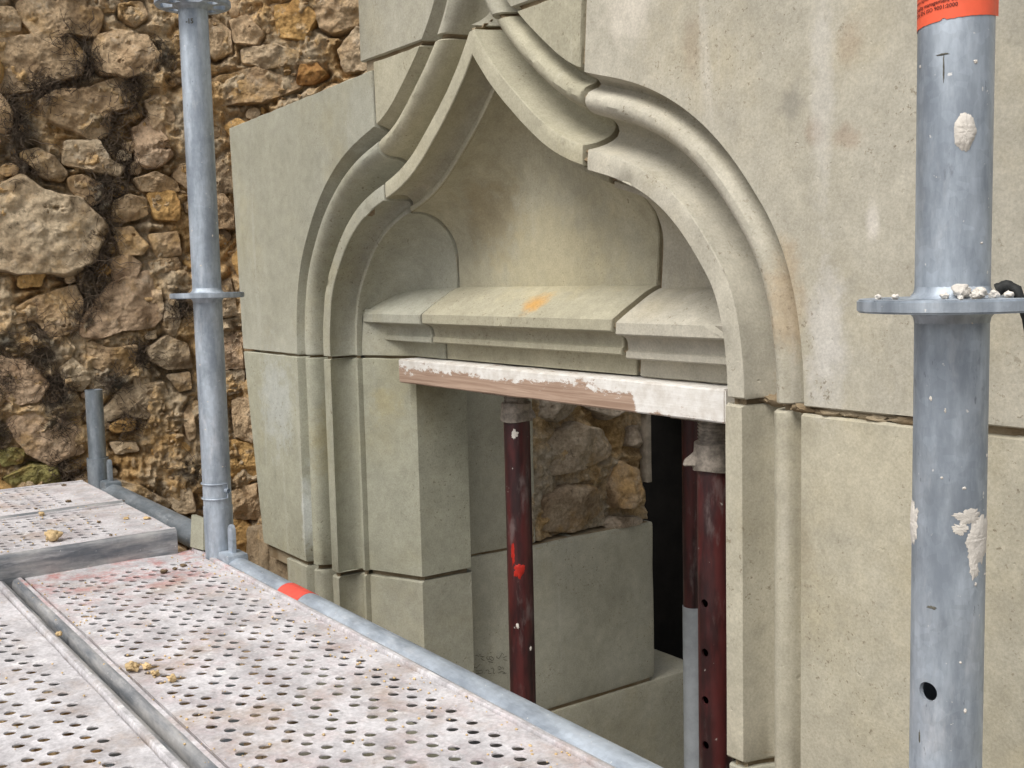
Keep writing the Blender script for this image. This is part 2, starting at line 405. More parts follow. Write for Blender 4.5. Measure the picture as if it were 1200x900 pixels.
def whole():
    a = assembly(False); me = bpy.data.meshes.new('tmp'); a.to_mesh(me); a.free()
    b = assembly(True); b.from_mesh(me); bpy.data.meshes.remove(me)
    bmesh.ops.remove_doubles(b, verts=b.verts, dist=2e-5)
    me = bpy.data.meshes.new('arch_whole'); b.to_mesh(me); b.free(); return me
WHOLE = whole()

wall = thing('carved_stone_wall', 'pale green-grey dressed stone wall with a moulded ogee arch over an opening', 'wall', (-1.5, 1.1, GZ))
def stone(name, planes, color, wear=.0016, seed=0, shift=(0, 0, 0)):
    bm = bmesh.new(); bm.from_mesh(WHOLE)
    pl = []
    for co, no, gap in planes:
        no = Vector(no).normalized(); c = Vector(co) - no * (gap / 2 + wear); cut(bm, c, no); pl.append((c, no))
    for e in [e for e in bm.edges if not e.link_faces]: bm.edges.remove(e)
    # break long straight arrises so that they can wear unevenly
    def on(v): return [k for k, (c, no) in enumerate(pl) if abs((v.co - c).dot(no)) < 2e-5]
    def bedges(): return [e for e in bm.edges if e.is_boundary and set(on(e.verts[0])) & set(on(e.verts[1]))]
    lng = [e for e in bedges() if e.calc_length() > .03]
    by = {}
    for e in lng: by.setdefault(min(24, 2 * int(e.calc_length() / .032)), []).append(e)
    for c_, es in by.items(): bmesh.ops.subdivide_edges(bm, edges=es, cuts=max(1, c_), use_grid_fill=False)
    be = bedges()
    r = bmesh.ops.extrude_edge_only(bm, edges=be)
    nv = [g for g in r['geom'] if isinstance(g, bmesh.types.BMVert)]
    for v in nv:
        ks = on(v); p = v.co.copy()
        w = wear * (1.0 + .9 * mnoise.noise(p * 45 + Vector((seed, 0, 0)))) + max(0, mnoise.noise(p * 22 + Vector((0, seed, 0))) - .28) * .020 + max(0, mnoise.noise(p * 70 + Vector((0, seed, 0))) - .35) * .006
        for k in ks: v.co += pl[k][1] * wear
        v.co.y += w * 1.4
        # uneven line of the joint
        for k in ks: v.co += pl[k][1] * .0011 * mnoise.noise(p * 30 + Vector((0, 0, seed)))
    ne = [g for g in r['geom'] if isinstance(g, bmesh.types.BMEdge)]
    ne = [e for e in ne if e.is_boundary and e.verts[0] in nv and e.verts[1] in nv]
    r2 = bmesh.ops.extrude_edge_only(bm, edges=ne)
    for g in r2['geom']:
        if isinstance(g, bmesh.types.BMVert): g.co.y += .09 if g.co.y < 1.2 else .002
    bmesh.ops.recalc_face_normals(bm, faces=bm.faces)
    bmesh.ops.translate(bm, verts=bm.verts, vec=shift)
    return bm_obj(name, bm, STONE, wall, 32, color)
ZS, ZB, ZT, ZL = -.158, -.612, .397, -1.05
TOPL = ((-2.1, 1, .374), (-.03, 0, 1), .004)
JL = (-1.815, 1, .1); JR = (-1.2385, 1, .1); JRN = (1, 0, -.085)
neg = lambda n: tuple(-q for q in n)
stone('springer_stone', [((0, 1, ZS), (0, 0, -1), .005), (JL, (1, 0, .03), .0055), TOPL, ((-2.508, 1, 0), (-1, 0, -.045), .004)], (.98, 1.0, .97), seed=1)
stone('apex_stone', [((0, 1, ZS), (0, 0, -1), .000), (JL, (-1, 0, -.03), .0055), (JR, JRN, .0105), ((0, 1, ZT), (0, 0, 1), .009)], (1.05, 1.02, .91), seed=2, shift=(0, .0015, .0015))
stone('finial_stone', [((0, 1, ZT), (0, 0, -1), .009), ((-1.868, 1, 0), (-1, 0, 0), .004), (JR, JRN, .0105), ((0, 1, .62), (0, 0, 1), .004)], (1.0, .99, .95), seed=3, shift=(-.003, .001, 0))
stone('springer_stone', [((0, 1, ZS), (0, 0, -1), .009), (JR, neg(JRN), .0105), ((.9, 1, 0), (1, 0, 0), .004), ((0, 1, .62), (0, 0, 1), .004)], (1.17, 1.14, 1.12), wear=.0022, seed=4, shift=(.0015, -.0020, -.0028))
stone('jamb_stone', [((0, 1, ZS), (0, 0, 1), .005), ((0, 1, ZB), (0, 0, -1), .008), (( -2.465, 1, -.38), (-1, 0, -.155), .004), ((XC, 1, 0), (1, 0, 0), .004)], (.93, .95, .88), seed=5, shift=(.0025, -.0015, 0))
stone('jamb_stone', [((0, 1, ZS), (0, 0, 1), .010), ((0, 1, ZB - .012), (0, 0, -1), .009), ((XC, 1, 0), (-1, 0, 0), .004), ((.9, 1, 0), (1, 0, 0), .004)], (1.14, 1.10, 1.03), wear=.0028, seed=6, shift=(-.0035, -.001, -.001))
stone('jamb_stone', [((0, 1, ZB), (0, 0, 1), .012), ((0, 1, ZL), (0, 0, -1), .008), ((-2.335, 1, 0), (-1, 0, -.05), .004), ((XC, 1, 0), (1, 0, 0), .004)], (.96, .97, .92), wear=.0028, seed=7)
stone('jamb_stone', [((0, 1, ZB - .012), (0, 0, 1), .009), ((0, 1, ZL), (0, 0, -1), .008), ((XC, 1, 0), (-1, 0, 0), .004), ((.9, 1, 0), (1, 0, 0), .004)], (1.02, 1.02, .98), seed=8)
# mortar lying back in the joints
bm = bmesh.new()
for planes in ([((-1.86, 1, 0), (1, 0, 0)), ((-2.42, 1, 0), (-1, 0, 0)), ((0, 1, .355), (0, 0, 1)), ((0, 1, -.64), (0, 0, -1))],
               [((-1.86, 1, 0), (-1, 0, 0)), ((.88, 1, 0), (1, 0, 0)), ((0, 1, .60), (0, 0, 1)), ((0, 1, -1.04), (0, 0, -1))],
               [((-1.86, 1, 0), (1, 0, 0)), ((-2.30, 1, 0), (-1, 0, 0)), ((0, 1, -.64), (0, 0, 1)), ((0, 1, -1.04), (0, 0, -1))]):
    b2 = bmesh.new(); b2.from_mesh(WHOLE)
    for co, no in planes: cut(b2, co, no)
    b2.normal_update()
    sgn_ = -1 if sum(f_.normal.y * f_.calc_area() for f_ in b2.faces) > 0 else 1
    for v, nn_ in [(v, v.normal.copy()) for v in b2.verts]:
        v.co -= nn_ * (.0095 * sgn_)
    me = bpy.data.meshes.new('tmp'); b2.to_mesh(me); b2.free(); bm.from_mesh(me); bpy.data.meshes.remove(me)
bm_obj('mortar_joint', bm, MORTAR, wall, 32)

def block_bm(x0, x1, y0, y1, z0, z1, bev=.004, amp=.0015, seed=0, res=.05):
    bm = bmesh.new(); bmesh.ops.create_cube(bm, size=1)
    for v in bm.verts: v.co = ((x0 + x1) / 2 + v.co.x * (x1 - x0), (y0 + y1) / 2 + v.co.y * (y1 - y0), (z0 + z1) / 2 + v.co.z * (z1 - z0))
    for ax in range(3):
        L = (x1 - x0, y1 - y0, z1 - z0)[ax]; k = int(L / res)
        for c in range(1, k):
            co = [x0, y0, z0]; co[ax] += L * c / k; no = [0, 0, 0]; no[ax] = 1
            bmesh.ops.bisect_plane(bm, geom=bm.verts[:] + bm.edges[:] + bm.faces[:], plane_co=co, plane_no=no)
    sharp = [e for e in bm.edges if len(e.link_faces) == 2 and e.calc_face_angle(0) > .5]
    bmesh.ops.bevel(bm, geom=sharp, offset=bev, segments=2, affect='EDGES', profile=.6)
    for v in bm.verts:
        p = v.co * 14 + Vector((seed, seed * 2, 0)); v.co += Vector((mnoise.noise(p), mnoise.noise(p + Vector((9, 0, 0))), mnoise.noise(p + Vector((0, 9, 0))))) * amp
    return bm
# plain courses below the opening, down to the ground
zz = [GZ, -2.65, -2.12, -1.58, ZL]
for r in range(4):
    xs = [-2.33, -1.55, -.8, .1, .9] if r % 2 else [-2.33, -1.9, -1.1, -.4, .9]
    for k in range(4):
        bm_obj('ashlar_block', block_bm(xs[k] + .004, xs[k + 1] - .004, 1.0, 1.30, zz[r] + .004, zz[r + 1] - .004, .004, .0015, r * 5 + k, .2), STONE, wall, 32, (.97 + .06 * random.random(),) * 3)
# broken bedding mortar in the wide right-hand joint
for k, (x, z, r) in enumerate([(-.905, -.1575, .011), (-.925, -.158, .009), (-.89, -.160, .008), (-.84, -.159, .007), (-.80, -.160, .008), (-.74, -.161, .008), (-.70, -.160, .009), (-.66, -.161, .008), (-.77, -.159, .007)]):
    bm = bmesh.new(); bmesh.ops.create_icosphere(bm, subdivisions=3, radius=1)
    for v in bm.verts:
        q = v.co.copy(); d = 1 + .45 * mnoise.fractal(q * 2.1 + Vector((k * 7, 0, 0)), 1, 2, 4)
        v.co = Vector((q.x * r * 2.6 * d + x, 1.002 + (.045 if k < 3 else .006) + q.y * r * .9 * d, q.z * r * .70 * d + z))
    bm_obj('mortar_lump', bm, MORTAR, wall, 60)

# ------------------------------------------------------------------ passage behind the opening
XI = -1.97
pas = thing('passage_wall', 'smooth stone blocks topped by rough rubble along the side of the dark passage', 'wall', (-2.1, 1.6, GZ))
bm_obj('mortar_joint', block_bm(-2.24, XI - .006, 1.256, 1.80, -1.02, -.6005, .002, .001, 9), MORTAR, pas, 32)
bm_obj('stone_block', block_bm(-2.25, XI, 1.252, 1.455, -.5965, -.10, .004, .0012, 1), STONE, pas, 32, (1.05, 1.05, 1.0))
bm_obj('stone_block', block_bm(-2.25, XI, 1.252, 1.813, -.993, -.601, .009, .0018, 2), STONE, pas, 32, (1.14, 1.14, 1.10))
bm_obj('mortar_joint', block_bm(-2.24, XI - .006, 1.256, 1.44, -.6003, -.59, .001, .0005, 9), MORTAR, pas, 32)
bm_obj('stone_block', block_bm(-2.25, XI + .002, 1.252, 1.972, -1.46, -1.000, .009, .0018, 3), STONE, pas, 32, (1.12, 1.10, 1.03))
bm_obj('stone_block', block_bm(-2.25, XI, 1.252, 1.95, -2.0, -1.468, .006, .0012, 4), STONE, pas, 32, (.9, .9, .9))
bm_obj('stone_block', block_bm(-2.25, XI, 1.252, 1.95, GZ, -2.008, .006, .0012, 5), STONE, pas, 32, (.9, .9, .9))

def rock_mesh(bound, height, seed, to3d, rings=18, sides=56, rough=.35, sink=.03, flat=.55):
    """a broken stone: star-shaped outline 'bound' (k x 2) lifted off the bed"""
    b = np.array(bound, float); c = b.mean(0)
    ang = np.linspace(0, 2 * np.pi, sides, endpoint=False); rad = np.zeros(sides)
    e0, e1 = b, np.roll(b, -1, 0)
    for k, a in enumerate(ang):
        d = np.array([np.cos(a), np.sin(a)]); best = 0
        for p, q in zip(e0, e1):
            m = np.array([d, p - q]).T; det = m[0, 0] * m[1, 1] - m[0, 1] * m[1, 0]
            if abs(det) < 1e-9: continue
            r = p - c; t = (r[0] * m[1, 1] - m[0, 1] * r[1]) / det; u = (m[0, 0] * r[1] - r[0] * m[1, 0]) / det
            if t > 0 and -.001 <= u <= 1.001: best = max(best, t)
        rad[k] = best if best > 0 else np.nan
    rad = np.where(np.isnan(rad), np.nanmean(rad), rad)
    for _ in range(1): rad = .25 * np.roll(rad, 1) + .5 * rad + .25 * np.roll(rad, -1)
    size = rad.mean()
    circ = np.stack([np.cos(ang), np.sin(ang), np.full(sides, seed * 1.37)], 1)
    rad = rad * (1 + .10 * fbm(circ * 2.2, 3, seed))
    V = []; rr = np.r_[np.linspace(0, 1, rings) ** .8]
    tilt = rng.normal(0, .10, 2)
    nf = rng.integers(5, 9); fa = rng.uniform(0, 2 * np.pi, nf); fg = rng.uniform(.10, .62, nf) * height / size; fh = rng.uniform(.80, 1.35, nf)
    for r in rr:
        uv = c + np.stack([np.cos(ang), np.sin(ang)], 1) * (rad * r)[:, None]
        edge = np.clip((1 - r), 0, 1)
        prof_ = 1 - (1 - np.clip(edge / flat, 0, 1)) ** 2.2
        p3 = np.stack([uv[:, 0], uv[:, 1], np.full(sides, seed * 3.1)], 1)
        lay = fbm(p3 * [9, 26, 1], 4, seed + 3)                       # bedding layers
        h = height * prof_ * (.85 + .28 * fbm(p3 / (size * 1.3 + .02), 3, seed)) + (rough * .036) * (.50 * ridged(p3 * 24, 5, seed + 5) + .55 * lay + .30 * ridged(p3 * 75, 3, seed + 8)) * (.3 + .7 * prof_)
        h = h + ((uv - c) @ tilt) * prof_
        fn_ = .010 * rough * fbm(p3 * 45, 4, seed + 11)
        for a_, g_, h_ in zip(fa, fg, fh):            # broken facets
            pl_ = height * h_ * .85 - g_ * ((uv - c) @ np.array([np.cos(a_), np.sin(a_)])) + fn_
            h = np.minimum(h, pl_)
        if r > .97: h = h - sink * ((r - .97) / .03)
        V.append(np.stack([uv[:, 0], uv[:, 1], h], 1))
    V = np.array(V); v = [V[0].mean(0)] + list(V[1:].reshape(-1, 3))
    f = [(0, 1 + k, 1 + (k + 1) % sides) for k in range(sides)]
    for i in range(len(rr) - 2):
        for k in range(sides):
            k2 = (k + 1) % sides; f.append((1 + i * sides + k, 1 + (i + 1) * sides + k, 1 + (i + 1) * sides + k2, 1 + i * sides + k2))
    return to3d(np.array(v)), f

# rubble on top of the passage blocks: local (u = along Y, w = up, h = out of the wall)
def pas3(v): return np.stack([XI - .025 + v[:, 2], v[:, 0], v[:, 1]], 1)
u = np.linspace(1.44, 1.80, 110); w = np.linspace(-.612, -.10, 150)
uu, ww = np.meshgrid(u, w, indexing='ij'); hh = .030 * fbm(np.stack([uu * 9, ww * 9, uu * 0], -1), 5, 3) + .022 * ridged(np.stack([uu * 24, ww * 24, uu * 0], -1), 5, 8) + .004
hh = np.where(ww < -.597, hh - .03, hh)
gv = pas3(np.stack([uu, ww, hh], -1).reshape(-1, 3)); gf = [(i * 150 + j, i * 150 + j + 1, (i + 1) * 150 + j + 1, (i + 1) * 150 + j) for i in range(109) for j in range(149)]
o = mesh_obj('mortar_bed', gv, gf, EARTH, pas, 70); ca = o.data.color_attributes.new('tone', 'FLOAT_COLOR', 'POINT'); ca.data.foreach_set('color', np.tile([.88, .95, 1.08, 1], len(gv)).astype(np.float32))
pr = [[(1.47, -.44), (1.50, -.36), (1.58, -.335), (1.67, -.36), (1.70, -.42), (1.62, -.45), (1.52, -.46)],
      [(1.60, -.30), (1.65, -.215), (1.73, -.23), (1.745, -.31), (1.68, -.345)],
      [(1.47, -.32), (1.49, -.235), (1.57, -.22), (1.59, -.30), (1.53, -.335)],
      [(1.48, -.58), (1.47, -.50), (1.56, -.475), (1.65, -.49), (1.66, -.56), (1.57, -.595)],
      [(1.68, -.50), (1.71, -.44), (1.765, -.46), (1.775, -.53), (1.73, -.565), (1.69, -.55)],
      [(1.66, -.585), (1.70, -.575), (1.78, -.585), (1.78, -.605), (1.68, -.605)], [(1.755, -.31), (1.76, -.25), (1.785, -.25), (1.785, -.33)], [(1.73, -.41), (1.74, -.36), (1.78, -.36), (1.78, -.42)]]
for k, b in enumerate(pr):
    v, f = rock_mesh(b, random.uniform(.035, .060), 300 + k, pas3, 24, 72, 1.0, .05, .3)
    mesh_obj('rubble_stone', v, f, ROCK, pas, 60, [(.50, .43, .34), (.44, .39, .33), (.48, .43, .36), (.44, .36, .27), (.48, .37, .25), (.52, .45, .37), (.52, .41, .27), (.46, .4, .33)][k])
bm = block_bm(XI - .01, XI + .016, 1.780, 1.795, -.50, -.10, .002, .001, 3)
tag(bm_obj('wooden_batten', bm, WOODB, None, 40), 'thin weathered batten standing at the end of the rubble inside the passage', 'batten')
# passage shell: floor, ceiling, far and right-hand walls; pale stone pieces are added to bounce light in
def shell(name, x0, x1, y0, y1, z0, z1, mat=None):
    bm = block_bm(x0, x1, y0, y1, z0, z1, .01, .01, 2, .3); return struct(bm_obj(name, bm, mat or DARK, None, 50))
shell('bounce_floor', -2.26, .9, 1.31, 2.0, -1.62, -1.50, STONE)
shell('bounce_back_wall', -1.62, .9, 2.01, 2.2, -1.62, .10, STONE)
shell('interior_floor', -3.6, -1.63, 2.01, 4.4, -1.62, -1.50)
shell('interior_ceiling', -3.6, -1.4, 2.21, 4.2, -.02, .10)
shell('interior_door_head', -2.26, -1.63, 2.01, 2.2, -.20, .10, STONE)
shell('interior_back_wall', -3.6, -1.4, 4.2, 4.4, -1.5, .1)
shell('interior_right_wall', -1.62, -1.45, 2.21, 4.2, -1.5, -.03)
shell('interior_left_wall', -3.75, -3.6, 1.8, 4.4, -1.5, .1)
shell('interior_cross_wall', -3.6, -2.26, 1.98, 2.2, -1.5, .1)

# ------------------------------------------------------------------ rubble wall (returns towards the scaffold)
PL = np.array([(-2.95, -.25), (-2.86, .30), (-2.72, 1.08), (-2.28, 1.62)])
SD = np.r_[0, np.cumsum(np.linalg.norm(np.diff(PL, axis=0), axis=1))]
segd = np.diff(PL, axis=0) / np.linalg.norm(np.diff(PL, axis=0), axis=1)[:, None]; segn = np.stack([segd[:, 1], -segd[:, 0]], 1)
def rub3(v):
    s = np.clip(v[:, 0], 0, SD[-1] - 1e-6); x = np.interp(s, SD, PL[:, 0]); y = np.interp(s, SD, PL[:, 1])
    mids = np.array([SD[0], SD[1], SD[2] - .10, SD[2] + .10, SD[3]]); nn = np.stack([segn[0], segn[1], segn[1], segn[2], segn[2]])
    nx = np.interp(s, mids, nn[:, 0]); ny = np.interp(s, mids, nn[:, 1]); l = np.hypot(nx, ny)
    return np.stack([x + nx / l * v[:, 2], y + ny / l * v[:, 2], v[:, 1]], 1)
def rub_uv(px, py):
    d = ray(px, py)
    for k in (1, 2, 0):
        a, e = PL[k], PL[k + 1] - PL[k]
        det = -d[0] * e[1] + e[0] * d[1]
        t = (-a[0] * e[1] + e[0] * a[1]) / det; q = (d[0] * a[1] - a[0] * d[1]) / det
        if t > 0 and (-.001 <= q <= 1.001 or k == 0): return (SD[k] + q * (SD[k + 1] - SD[k]), d[2] * t)
TAN = (.57, .435, .285); GRY = (.48, .39, .275); ORA = (.60, .39, .165); PAL = (.63, .52, .37); DRK = (.32, .24, .155); GRN = (.34, .32, .13); PNK = (.53, .40, .28)
Z1 = lambda L: [rub_uv(x / 2.857, y / 2.857) for x, y in L]
Z2 = lambda L: [rub_uv(x / 2.857, 300 + y / 2.857) for x, y in L]
traced = [
 (Z1, TAN, [(70,10),(150,-30),(280,-20),(325,50),(310,115),(200,118),(120,120),(85,70)]), (Z1, TAN, [(-30,150),(130,130),(220,130),(268,190),(255,250),(150,280),(60,300),(-30,300)]),
 (Z1, TAN, [(-40,30),(40,30),(65,65),(60,105),(-40,105)]), (Z1, TAN, [(330,130),(400,110),(480,130),(520,190),(500,240),(420,255),(350,240),(325,190)]),
 (Z1, TAN, [(135,340),(200,310),(300,300),(400,270),(440,310),(430,360),(370,380),(355,440),(310,460),(250,430),(180,400)]), (Z1, PAL, [(230,480),(330,480),(370,540),(410,560),(390,590),(300,570),(225,550)]),
 (Z1, GRY, [(75,520),(130,500),(180,530),(222,580),(200,605),(140,590)]), (Z1, TAN, [(225,600),(280,590),(350,625),(340,670),(300,685),(240,640)]),
 (Z1, PAL, [(-60,690),(80,600),(150,650),(260,670),(330,760),(310,860),(200,900),(-60,880)]), (Z1, TAN, [(490,345),(530,325),(570,350),(580,430),(560,470),(510,430)]),
 (Z1, PNK, [(450,440),(500,400),(560,475),(570,520),(520,560),(460,540)]), (Z1, TAN, [(450,600),(520,580),(590,610),(590,640),(480,640)]), (Z1, TAN, [(385,680),(430,655),(480,670),(490,720),(420,740),(380,735)]),
 (Z1, ORA, [(495,650),(580,645),(600,700),(590,735),(520,730)]), (Z1, TAN, [(380,770),(440,765),(490,820),(470,850),(410,850)]), (Z1, TAN, [(500,790),(590,780),(600,850),(530,860)]),
 (Z1, PNK, [(370,870),(430,855),(470,890),(440,940),(380,935)]), (Z1, TAN, [(660,80),(720,70),(770,110),(770,170),(720,190),(665,150)]), (Z1, TAN, [(775,75),(830,60),(880,110),(860,150),(790,140)]),
 (Z1, ORA, [(935,30),(1020,10),(1060,60),(1020,130),(940,120)]), (Z1, GRY, [(820,165),(930,155),(1000,180),(1010,210),(900,230),(820,210)]), (Z1, TAN, [(760,260),(860,235),(940,260),(1000,285),(960,310),(880,340),(780,345),(680,360),(670,290)]),
 (Z1, TAN, [(1065,30),(1130,-20),(1200,-10),(1200,80),(1130,110),(1080,90)]), (Z1, PAL, [(1140,170),(1200,100),(1230,140),(1230,230),(1160,240)]), (Z1, DRK, [(880,25),(935,15),(935,60),(900,90),(870,50)]),
 (Z1, (.36,.19,.07), [(1010,222),(1060,215),(1090,250),(1050,280),(1000,280)]), (Z1, TAN, [(395,20),(470,10),(490,60),(450,90),(400,60)]), (Z1, PAL, [(680,410),(730,400),(745,450),(690,470)]),
 (Z1, GRY, [(700,560),(770,510),(780,640),(720,650),(695,620)]), (Z1, TAN, [(690,670),(750,655),(780,700),(780,760),(700,760)]), (Z1, TAN, [(410,480),(470,475),(480,505),(430,512)]), (Z1, TAN, [(335,-10),(390,-10),(380,40),(335,40)]),
 (Z2, PNK, [(285,220),(360,110),(490,60),(525,190),(500,235),(400,245),(340,270),(285,260)]), (Z2, TAN, [(500,20),(590,5),(600,40),(520,60)]), (Z2, TAN, [(500,85),(530,75),(545,180),(520,190)]),
 (Z2, GRY, [(550,160),(590,145),(600,220),(580,265),(545,240)]), (Z2, TAN, [(35,190),(130,140),(240,110),(265,170),(250,240),(170,270),(120,210),(50,230)]), (Z2, PAL, [(60,290),(120,260),(130,300),(100,320),(60,320)]),
 (Z2, PAL, [(175,290),(220,275),(250,310),(230,332),(190,322)]), (Z2, PNK, [(-40,340),(80,350),(160,430),(120,480),(60,490),(-40,440)]), (Z2, PAL, [(200,380),(240,345),(310,400),(270,450),(220,430)]),
 (Z2, TAN, [(270,350),(310,290),(360,310),(450,300),(440,350),(400,410),(350,380)]), (Z2, GRY, [(500,310),(560,270),(620,300),(635,370),(560,375),(510,350)]), (Z2, GRY, [(355,520),(420,440),(540,430),(560,500),(480,540),(420,530),(360,550)]),
 (Z2, GRY, [(560,400),(630,390),(635,440),(600,450)]), (Z2, PNK, [(40,560),(100,510),(180,540),(275,590),(260,650),(170,690),(90,650)]), (Z2, GRN, [(20,740),(100,700),(180,700),(195,750),(60,790)]),
 (Z2, GRN, [(-10,660),(40,640),(85,650),(70,690),(10,700)]), (Z2, TAN, [(610,540),(640,490),(652,600),(630,615)]), (Z2, PAL, [(370,625),(450,625),(460,650),(390,662)]),
 (Z2, GRY, [(380,750),(460,765),(520,800),(560,820),(540,855),(450,835),(390,800)]), (Z2, GRY, [(540,760),(600,745),(640,790),(645,850),(590,855),(550,810)]), (Z2, GRY, [(725,100),(770,80),(795,190),(740,200)]),
 (Z2, PNK, [(730,285),(800,260),(820,370),(745,372)]), (Z2, GRY, [(745,390),(815,380),(815,450),(760,460)]), (Z2, TAN, [(780,490),(850,465),(860,615),(790,600)]), (Z2, ORA, [(760,625),(850,635),(864,740),(800,760),(755,700)]),
 (Z2, TAN, [(765,795),(860,765),(870,880),(790,870)]), (Z2, PAL, [(480,257),(520,250),(522,275),(490,277)]), (Z2, ORA, [(60,75),(90,58),(150,60),(130,100),(65,105)]), (Z2, GRY, [(395,900),(470,880),(540,910),(560,960),(470,980),(400,950)]),
 (Z2, ORA, [(690,900),(800,890),(870,930),(860,1020),(760,1010),(700,960)]),
]
polys = []
rub = thing('rubble_wall', 'rough old wall of tan rubble stones in orange clay beside the dressed stone', 'wall', (-2.75, .7, GZ))
def inpoly(p, poly):
    c = False; j = len(poly) - 1
    for i in range(len(poly)):
        a, b = poly[i], poly[j]
        if (a[1] > p[1]) != (b[1] > p[1]) and p[0] < (b[0] - a[0]) * (p[1] - a[1]) / (b[1] - a[1]) + a[0]: c = not c
        j = i
    return c
for k, (fn, colr, L) in enumerate(traced):
    b = np.array(fn(L)); c = b.mean(0); b = c + (b - c) * 1.20; polys.append(b)
    sz = np.linalg.norm(b - c, axis=1).mean()
    jit = np.array(colr) * rng.uniform(.88, 1.12)
    v, f = rock_mesh(b, min(.055, .014 + sz * .30) * rng.uniform(.7, 1.25), k, rub3, 36 if sz > .05 else 20, 110 if sz > .05 else 56, 1.25, .05, rng.uniform(.20, .38))
    mesh_obj('rubble_stone', v, f, ROCK, rub, 60, jit)
# smaller stones pinned between, and plain coursing outside the photographed part
SV0, SV1 = rub_uv(0, 300)[0] - .03, rub_uv(425, 30)[0] + .05
circ = []; CIR = np.zeros((2000, 3)); PCT = np.array([b.mean(0) for b in polys]); PRD = np.array([np.linalg.norm(b - b.mean(0), axis=1).max() for b in polys])
def free(p, r):
    if circ and (np.hypot(CIR[:len(circ), 0] - p[0], CIR[:len(circ), 1] - p[1]) < (r + CIR[:len(circ), 2]) * .74).any(): return False
    for ip in np.nonzero(np.hypot(PCT[:, 0] - p[0], PCT[:, 1] - p[1]) < PRD + r)[0]:
        b = polys[ip]
        if inpoly(p, b): return False
        for q, q2 in zip(b, np.roll(b, -1, 0)):
            e = q2 - q; t = np.clip((p - q) @ e / (e @ e), 0, 1)
            if np.hypot(*(p - q - e * t)) < r * .45: return False
    return True
def scatter(n, r0, r1, s0, s1, z0, z1, skip=None, cap=999):
    got = 0
    for _ in range(n):
        p = np.array([rng.uniform(s0, s1), rng.uniform(z0, z1)]); r = rng.uniform(r0, r1)
        if skip and skip(p): continue
        if free(p, r): CIR[len(circ)] = (*p, r); circ.append((p, r)); got += 1
        if got >= cap: break
vis = lambda p: SV0 < p[0] < SV1 and -.80 < p[1] < .78
scatter(400, .07, .13, .02, SD[-1] - .05, -1.45, 1.15, vis, 40)
scatter(5000, .030, .058, SV0 - .05, SV1 + .1, -.95, .80, None, 70)
scatter(4000, .018, .034, SV0 - .02, SV1 + .1, -.85, .80, None, 80)
scatter(4000, .008, .018, SV0, SV1 + .05, -.80, .75, None, 60)
cols = [TAN, GRY, ORA, PAL, PNK, DRK, TAN, ORA]
for k, (p, r) in enumerate(circ):
    m = rng.integers(5, 8); a = np.sort(rng.uniform(0, 2 * np.pi / m * .5, m) + np.arange(m) * 2 * np.pi / m); q = rng.uniform(.75, 1.25)
    b = p + np.stack([np.cos(a) * q, np.sin(a) / q], 1) * (r * rng.uniform(.85, 1.15, m))[:, None]
    v, f = rock_mesh(b, r * rng.uniform(.45, .85), 100 + k, rub3, 10 if r < .06 else 14, 30 if r < .06 else 48, .7, .03, rng.uniform(.25, .5))
    mesh_obj('rubble_stone', v, f, ROCK, rub, 60, np.array(cols[rng.integers(0, 8)]) * rng.uniform(.85, 1.12))
# clay bed with darker humus where the roots sit
hum = [(260,230),(190,290),(130,310),(60,400),(60,470),(90,560),(370,400),(385,490),(420,560),(350,600),(385,640),(335,700),(350,780),(325,850),(450,280),(440,330),(230,130),(150,300),(300,210),(30,350),(545,190)]
hum2 = [(310,60),(300,130),(275,200),(150,270),(130,340),(180,430),(200,470),(20,300),(10,420),(200,560),(200,710),(240,740),(385,420),(470,330),(330,20),(300,0),(435,550),(0,600),(640,720),(600,170)]
HUM = np.array(Z1(hum) + Z2(hum2))
s_ = np.unique(np.r_[np.linspace(0, SV0, 130), np.arange(SV0, SV1 + .06, .0036), np.linspace(SV1 + .06, SD[-1] - .01, 60)])
z_ = np.unique(np.r_[np.linspace(-1.5, -.80, 40), np.arange(-.80, .80, .0036), np.linspace(.80, 1.1, 30)]); NSg, NZg = len(s_), len(z_)
ss, zg = np.meshgrid(s_, z_, indexing='ij'); q3 = np.stack([ss, zg, ss * 0], -1)
hb = .026 * fbm(q3 * 10, 4, 2) + .024 * ridged(q3 * 19, 5, 6) + .011 * ridged(q3 * 60, 4, 4) - .001
ed_ = np.full(ss.shape, 9.)                    # distance to the outline of the nearest stone
allp = list(polys) + [c_[0] + np.stack([np.cos(t_), np.sin(t_)], 1) * c_[1] for c_ in circ for t_ in [np.linspace(0, 2 * np.pi, 8, endpoint=False)]]
for b_ in allp:
    i0, i1 = np.searchsorted(s_, [b_[:, 0].min() - .03, b_[:, 0].max() + .03]); j0, j1 = np.searchsorted(z_, [b_[:, 1].min() - .03, b_[:, 1].max() + .03])
    if i1 <= i0 or j1 <= j0: continue
    A = np.stack([ss[i0:i1, j0:j1], zg[i0:i1, j0:j1]], -1)
    for p_, q_ in zip(b_, np.roll(b_, -1, 0)):
        e_ = q_ - p_; t_ = np.clip(((A - p_) @ e_) / (e_ @ e_), 0, 1); ed_[i0:i1, j0:j1] = np.minimum(ed_[i0:i1, j0:j1], np.linalg.norm(A - p_ - t_[..., None] * e_, axis=-1))
gate = np.clip(.5 + 1.6 * fbm(q3 * 14, 3, 21), 0, 1)
hb = hb - .030 * np.exp(-(ed_ / .009) ** 2) * gate
gv = rub3(np.stack([ss, zg, hb], -1).reshape(-1, 3))
gf = [(i * NZg + j, i * NZg + j + 1, (i + 1) * NZg + j + 1, (i + 1) * NZg + j) for i in range(NSg - 1) for j in range(NZg - 1)]
o = mesh_obj('clay_bed', gv, gf, EARTH, rub, 75)
dist = np.full(ss.shape, 9.)
